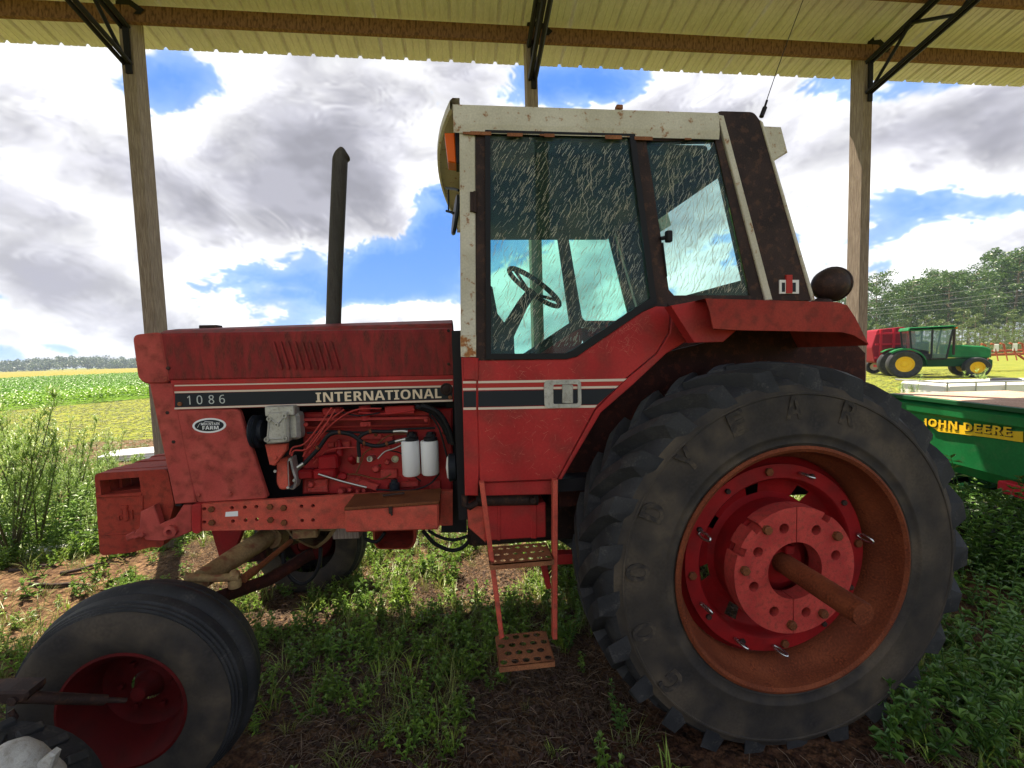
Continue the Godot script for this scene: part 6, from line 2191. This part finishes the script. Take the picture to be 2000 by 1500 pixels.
func make_small_things() -> void:
	var mb: Mb
	# white tank in a pipe cage beyond the drill
	var p := G(1850, 748, 1.0)
	var t = thing("caged_tank", "low white plastic tank in a grey pipe cage beyond the grain drill", "tank", Vector3(p.x, 0, p.z))
	org = Vector3.ZERO
	t.rotation.y = deg_to_rad(-8)
	mb = Mb.new()
	mb.box(Vector3(1.3, 0.5, -0.6), Vector3(2.5, 0.94, 1.1), 0.06)
	part("tank", mb, M.tank_white, t)
	mb = Mb.new()
	disc(mb, Vector3(1.5, 0.97, -0.4), [Vector2(0.22, 0), Vector2(0.22, 0.04), Vector2(0.18, 0.06), Vector2(0, 0.06)], Vector3.UP, 20)
	part("filler_cap", mb, M.black_iron, t)
	for y in [1.0, 0.6, 0.2]:
		mb = Mb.new()
		mb.tube([Vector3(0.02, y, -0.02), Vector3(2.6, y, -0.02)], 0.018, 6)
		mb.tube([Vector3(0.02, y, -0.02), Vector3(0.02, y, -1.2)], 0.018, 6)
		part("cage_rail", mb, M.steel, t)
	for x in [0.02, 0.55, 1.1, 1.65, 2.2, 2.58]:
		mb = Mb.new()
		mb.tube([Vector3(x, 0.0, -0.015), Vector3(x, 1.0, -0.015)], 0.015, 6)
		part("cage_bar", mb, M.steel, t)
	# white pipes on the ground at the left
	for q in [[[-40, 1052], [196, 1044], 0.055, "long white plastic pipe lying in the weeds, farther from the shed"], [[60, 1082], [200, 1068], 0.06, "shorter white plastic pipe lying nearer the shed, before the long one"], [[-40, 1026], [60, 1022], 0.07, "white plastic pipe half hidden behind the tall feathery weeds"]]:
		var a := G(q[0][0], q[0][1], q[2])
		var b := G(q[1][0], q[1][1], q[2])
		mb = Mb.new()
		org = Vector3(a.x, 0, a.z)
		var ax := aim(a, b - a)
		mb.xf = ax
		var l := a.distance_to(b)
		var r: float = q[2]
		mb.lathe([Vector2(r * 0.9, 0.02), Vector2(r * 0.9, 0), Vector2(r, 0), Vector2(r, l), Vector2(r * 0.9, l), Vector2(r * 0.9, l - 0.02)], 20)
		var o = part("white_pipe", mb, M.white, self)
		o.position = org
		o.name = numbered("white_pipe")
		tag(o, q[3], "pipe")
	p = G(262, 893)
	t = thing("white_panel_stack", "stack of white plastic panels lying on the grass beyond the front weights", "panels", Vector3(p.x, 0, p.z))
	org = Vector3.ZERO
	for k in 3:
		mb = Mb.new()
		mb.xf = Transform3D(Basis(Vector3.UP, 0.15 + k * 0.06), Vector3(0.25, 0.03 + k * 0.042, 0))
		mb.box(Vector3.ZERO, Vector3(1.3, 0.035, 0.7), 0.005)
		part("panel", mb, M.white, t)
	# power line on its poles
	t = thing("power_line", "thin power wires strung across in front of the pine wood", "power line", Vector3(W(1700, 600, -44).x, 0, -44))
	for q in [[592, 552], [603, 567], [608, 576], [615, 590]]:
		var a := W(1699, q[0], -44)
		var b := W(2000, q[1], -44)
		mb = Mb.new()
		var a2 := a - (b - a) * 0.6
		var b2 := b + (b - a) * 0.6
		mb.tube([a2, a, (a + b) / 2 - Vector3(0, 0.06, 0), b, b2], 0.012, 4)
		part("wire", mb, M.wire, t)
	for px in [1450, 2250]:
		var w := W(px, 560, -44)
		mb = Mb.new()
		mb.tube([Vector3(w.x, -0.3, -44.2), Vector3(w.x, w.y + 0.6, -44.2)], [0.16, 0.11], 8)
		part("pole", mb, M.bark, t)
	# bar with a rusty clamp in front of the front wheel
	var a := W(-60, 1366, -1.36)
	var b := W(62, 1362, -1.42)
	var c := W(205, 1367, -1.56)
	var e := W(246, 1368, -1.60)
	t = thing("hitch_bar", "grey steel bar in a rusty clamp pointing at the front wheel hub", "bar", Vector3(b.x, 0, b.z))
	mb = Mb.new()
	mb.tube([W(30, 1362, -1.41), b, c], [0.0165, 0.0165, 0.0155], 14)
	mb.tube([c, e], 0.008, 10)
	part("bar", mb, M.pipe_rust, t)
	mb = Mb.new()
	mb.prism(pp([[-90, 1358], [10, 1352], [52, 1352], [53, 1362], [46, 1373], [16, 1380], [-20, 1372], [-90, 1374]], -1.39), -1.45, -1.39, 0.006)
	mb.tube([W(20, 1388, -1.41), W(30, 1402, -1.41), W(24, 1412, -1.41)], 0.008, 8)
	bolt(mb, W(26, 1368, -1.39), 0.014, 0.008)
	part("clamp", mb, M.pipe_rust, t)
	mb = Mb.new()
	mb.tube([W(-70, 1366, -1.42), Vector3(a.x - 0.25, 0.4, a.z), Vector3(a.x - 0.3, 0.0, a.z)], 0.03, 8)
	part("stand", mb, M.dusty_red, t)
	# small machine at the lower left corner: lugged tyre and dusty white cap
	var top := W(10, 1438, -1.30)
	var cc := Vector3(top.x - 0.10, top.y - 0.275, -1.33)
	t = thing("cultivator", "small tiller with black lugged tyre and dusty white cap, beside the front wheel", "tiller", Vector3(cc.x, 0, cc.z))
	mb = Mb.new()
	disc(mb, cc, [Vector2(0.13, 0.04), Vector2(0.16, 0.06), Vector2(0.235, 0.064), Vector2(0.258, 0.048), Vector2(0.262, 0.0), Vector2(0.258, -0.048), Vector2(0.235, -0.064), Vector2(0.16, -0.06), Vector2(0.13, -0.04)], Vector3(0.15, 0, 1), 40)
	for k in 22:
		for s in [-1.0, 1.0]:
			var an := TAU * (k + (0.5 if s > 0 else 0.0)) / 22
			mb.xf = Transform3D(Basis(Vector3.BACK, an), cc) * Transform3D(Basis(Vector3.RIGHT, s * 0.5), Vector3(0.263, 0, s * 0.027))
			mb.box(Vector3.ZERO, Vector3(0.018, 0.026, 0.056), 0.004)
	mb.xf = Transform3D()
	part("tyre", mb, M.tread, t)
	mb = Mb.new()
	disc(mb, cc, [Vector2(0.14, 0.04), Vector2(0.12, 0.02), Vector2(0.06, 0.02), Vector2(0.05, 0.06), Vector2(0, 0.06)], Vector3(0.15, 0, 1), 24)
	part("rim", mb, M.dull_white, t)
	mb = Mb.new()
	var cap := W(18, 1492, -1.16)
	disc(mb, cap, [Vector2(0.055, -0.12), Vector2(0.058, -0.02), Vector2(0.052, 0.015), Vector2(0.035, 0.036), Vector2(0, 0.044)], Vector3(-0.15, 0.85, 0.35), 24)
	mb.prism(PackedVector2Array([Vector2(cap.x + 0.055, cap.y - 0.01), Vector2(cap.x + 0.09, cap.y + 0.014), Vector2(cap.x + 0.10, cap.y + 0.006), Vector2(cap.x + 0.086, cap.y - 0.03), Vector2(cap.x + 0.05, cap.y - 0.04)]), cap.z - 0.02, cap.z, 0.004)
	part("white_cap", mb, M.dull_white, t)
	mb = Mb.new()
	mb.tube([cap - Vector3(0, 0.1, 0.02), Vector3(cap.x, 0.4, cap.z - 0.05), cc + Vector3(0, 0, 0.06)], 0.03, 8)
	mb.tube([Vector3(cap.x, 0.4, cap.z - 0.05), Vector3(cap.x - 0.1, 0.0, cap.z)], 0.02, 8)
	part("column", mb, M.black_iron, t)
	# twigs on the bare strip at the left
	for q in [[[120, 1132], [215, 1112]], [[60, 1150], [180, 1146]], [[215, 1140], [262, 1122]], [[20, 1122], [110, 1118]]]:
		var a1 := G(q[0][0], q[0][1], 0.06)
		var b1 := G(q[1][0], q[1][1], 0.06)
		mb = Mb.new()
		org = Vector3(a1.x, 0, a1.z)
		var y0 := ground_y(a1.x, a1.z) + 0.012
		var y1 := ground_y(b1.x, b1.z) + 0.012
		a1.y = y0
		b1.y = y1
		mb.tube([a1, a1.lerp(b1, 0.35) + Vector3(0.02, 0.006, 0.015), a1.lerp(b1, 0.7) + Vector3(-0.01, 0.01, -0.015), b1], [0.016, 0.013, 0.012, 0.007], 6, 3)
		var o = part("fallen_stick", mb, M.pipe_rust, self)
		o.position = org
		o.name = numbered("fallen_stick")
		tag(o, "dark fallen stick lying on the bare soil strip beneath the front weights", "stick", "sticks on the bare soil")

func _ready() -> void:
	rng.seed = 5
	make_view()
	print("sky %d" % Time.get_ticks_msec())
	make_materials()
	print("materials %d" % Time.get_ticks_msec())
	make_ground()
	make_shed()
	print("shed %d" % Time.get_ticks_msec())
	make_tractor()
	print("tractor %d" % Time.get_ticks_msec())
	make_machines()
	print("machines %d" % Time.get_ticks_msec())
	make_trees()
	make_plants()
	print("plants %d" % Time.get_ticks_msec())
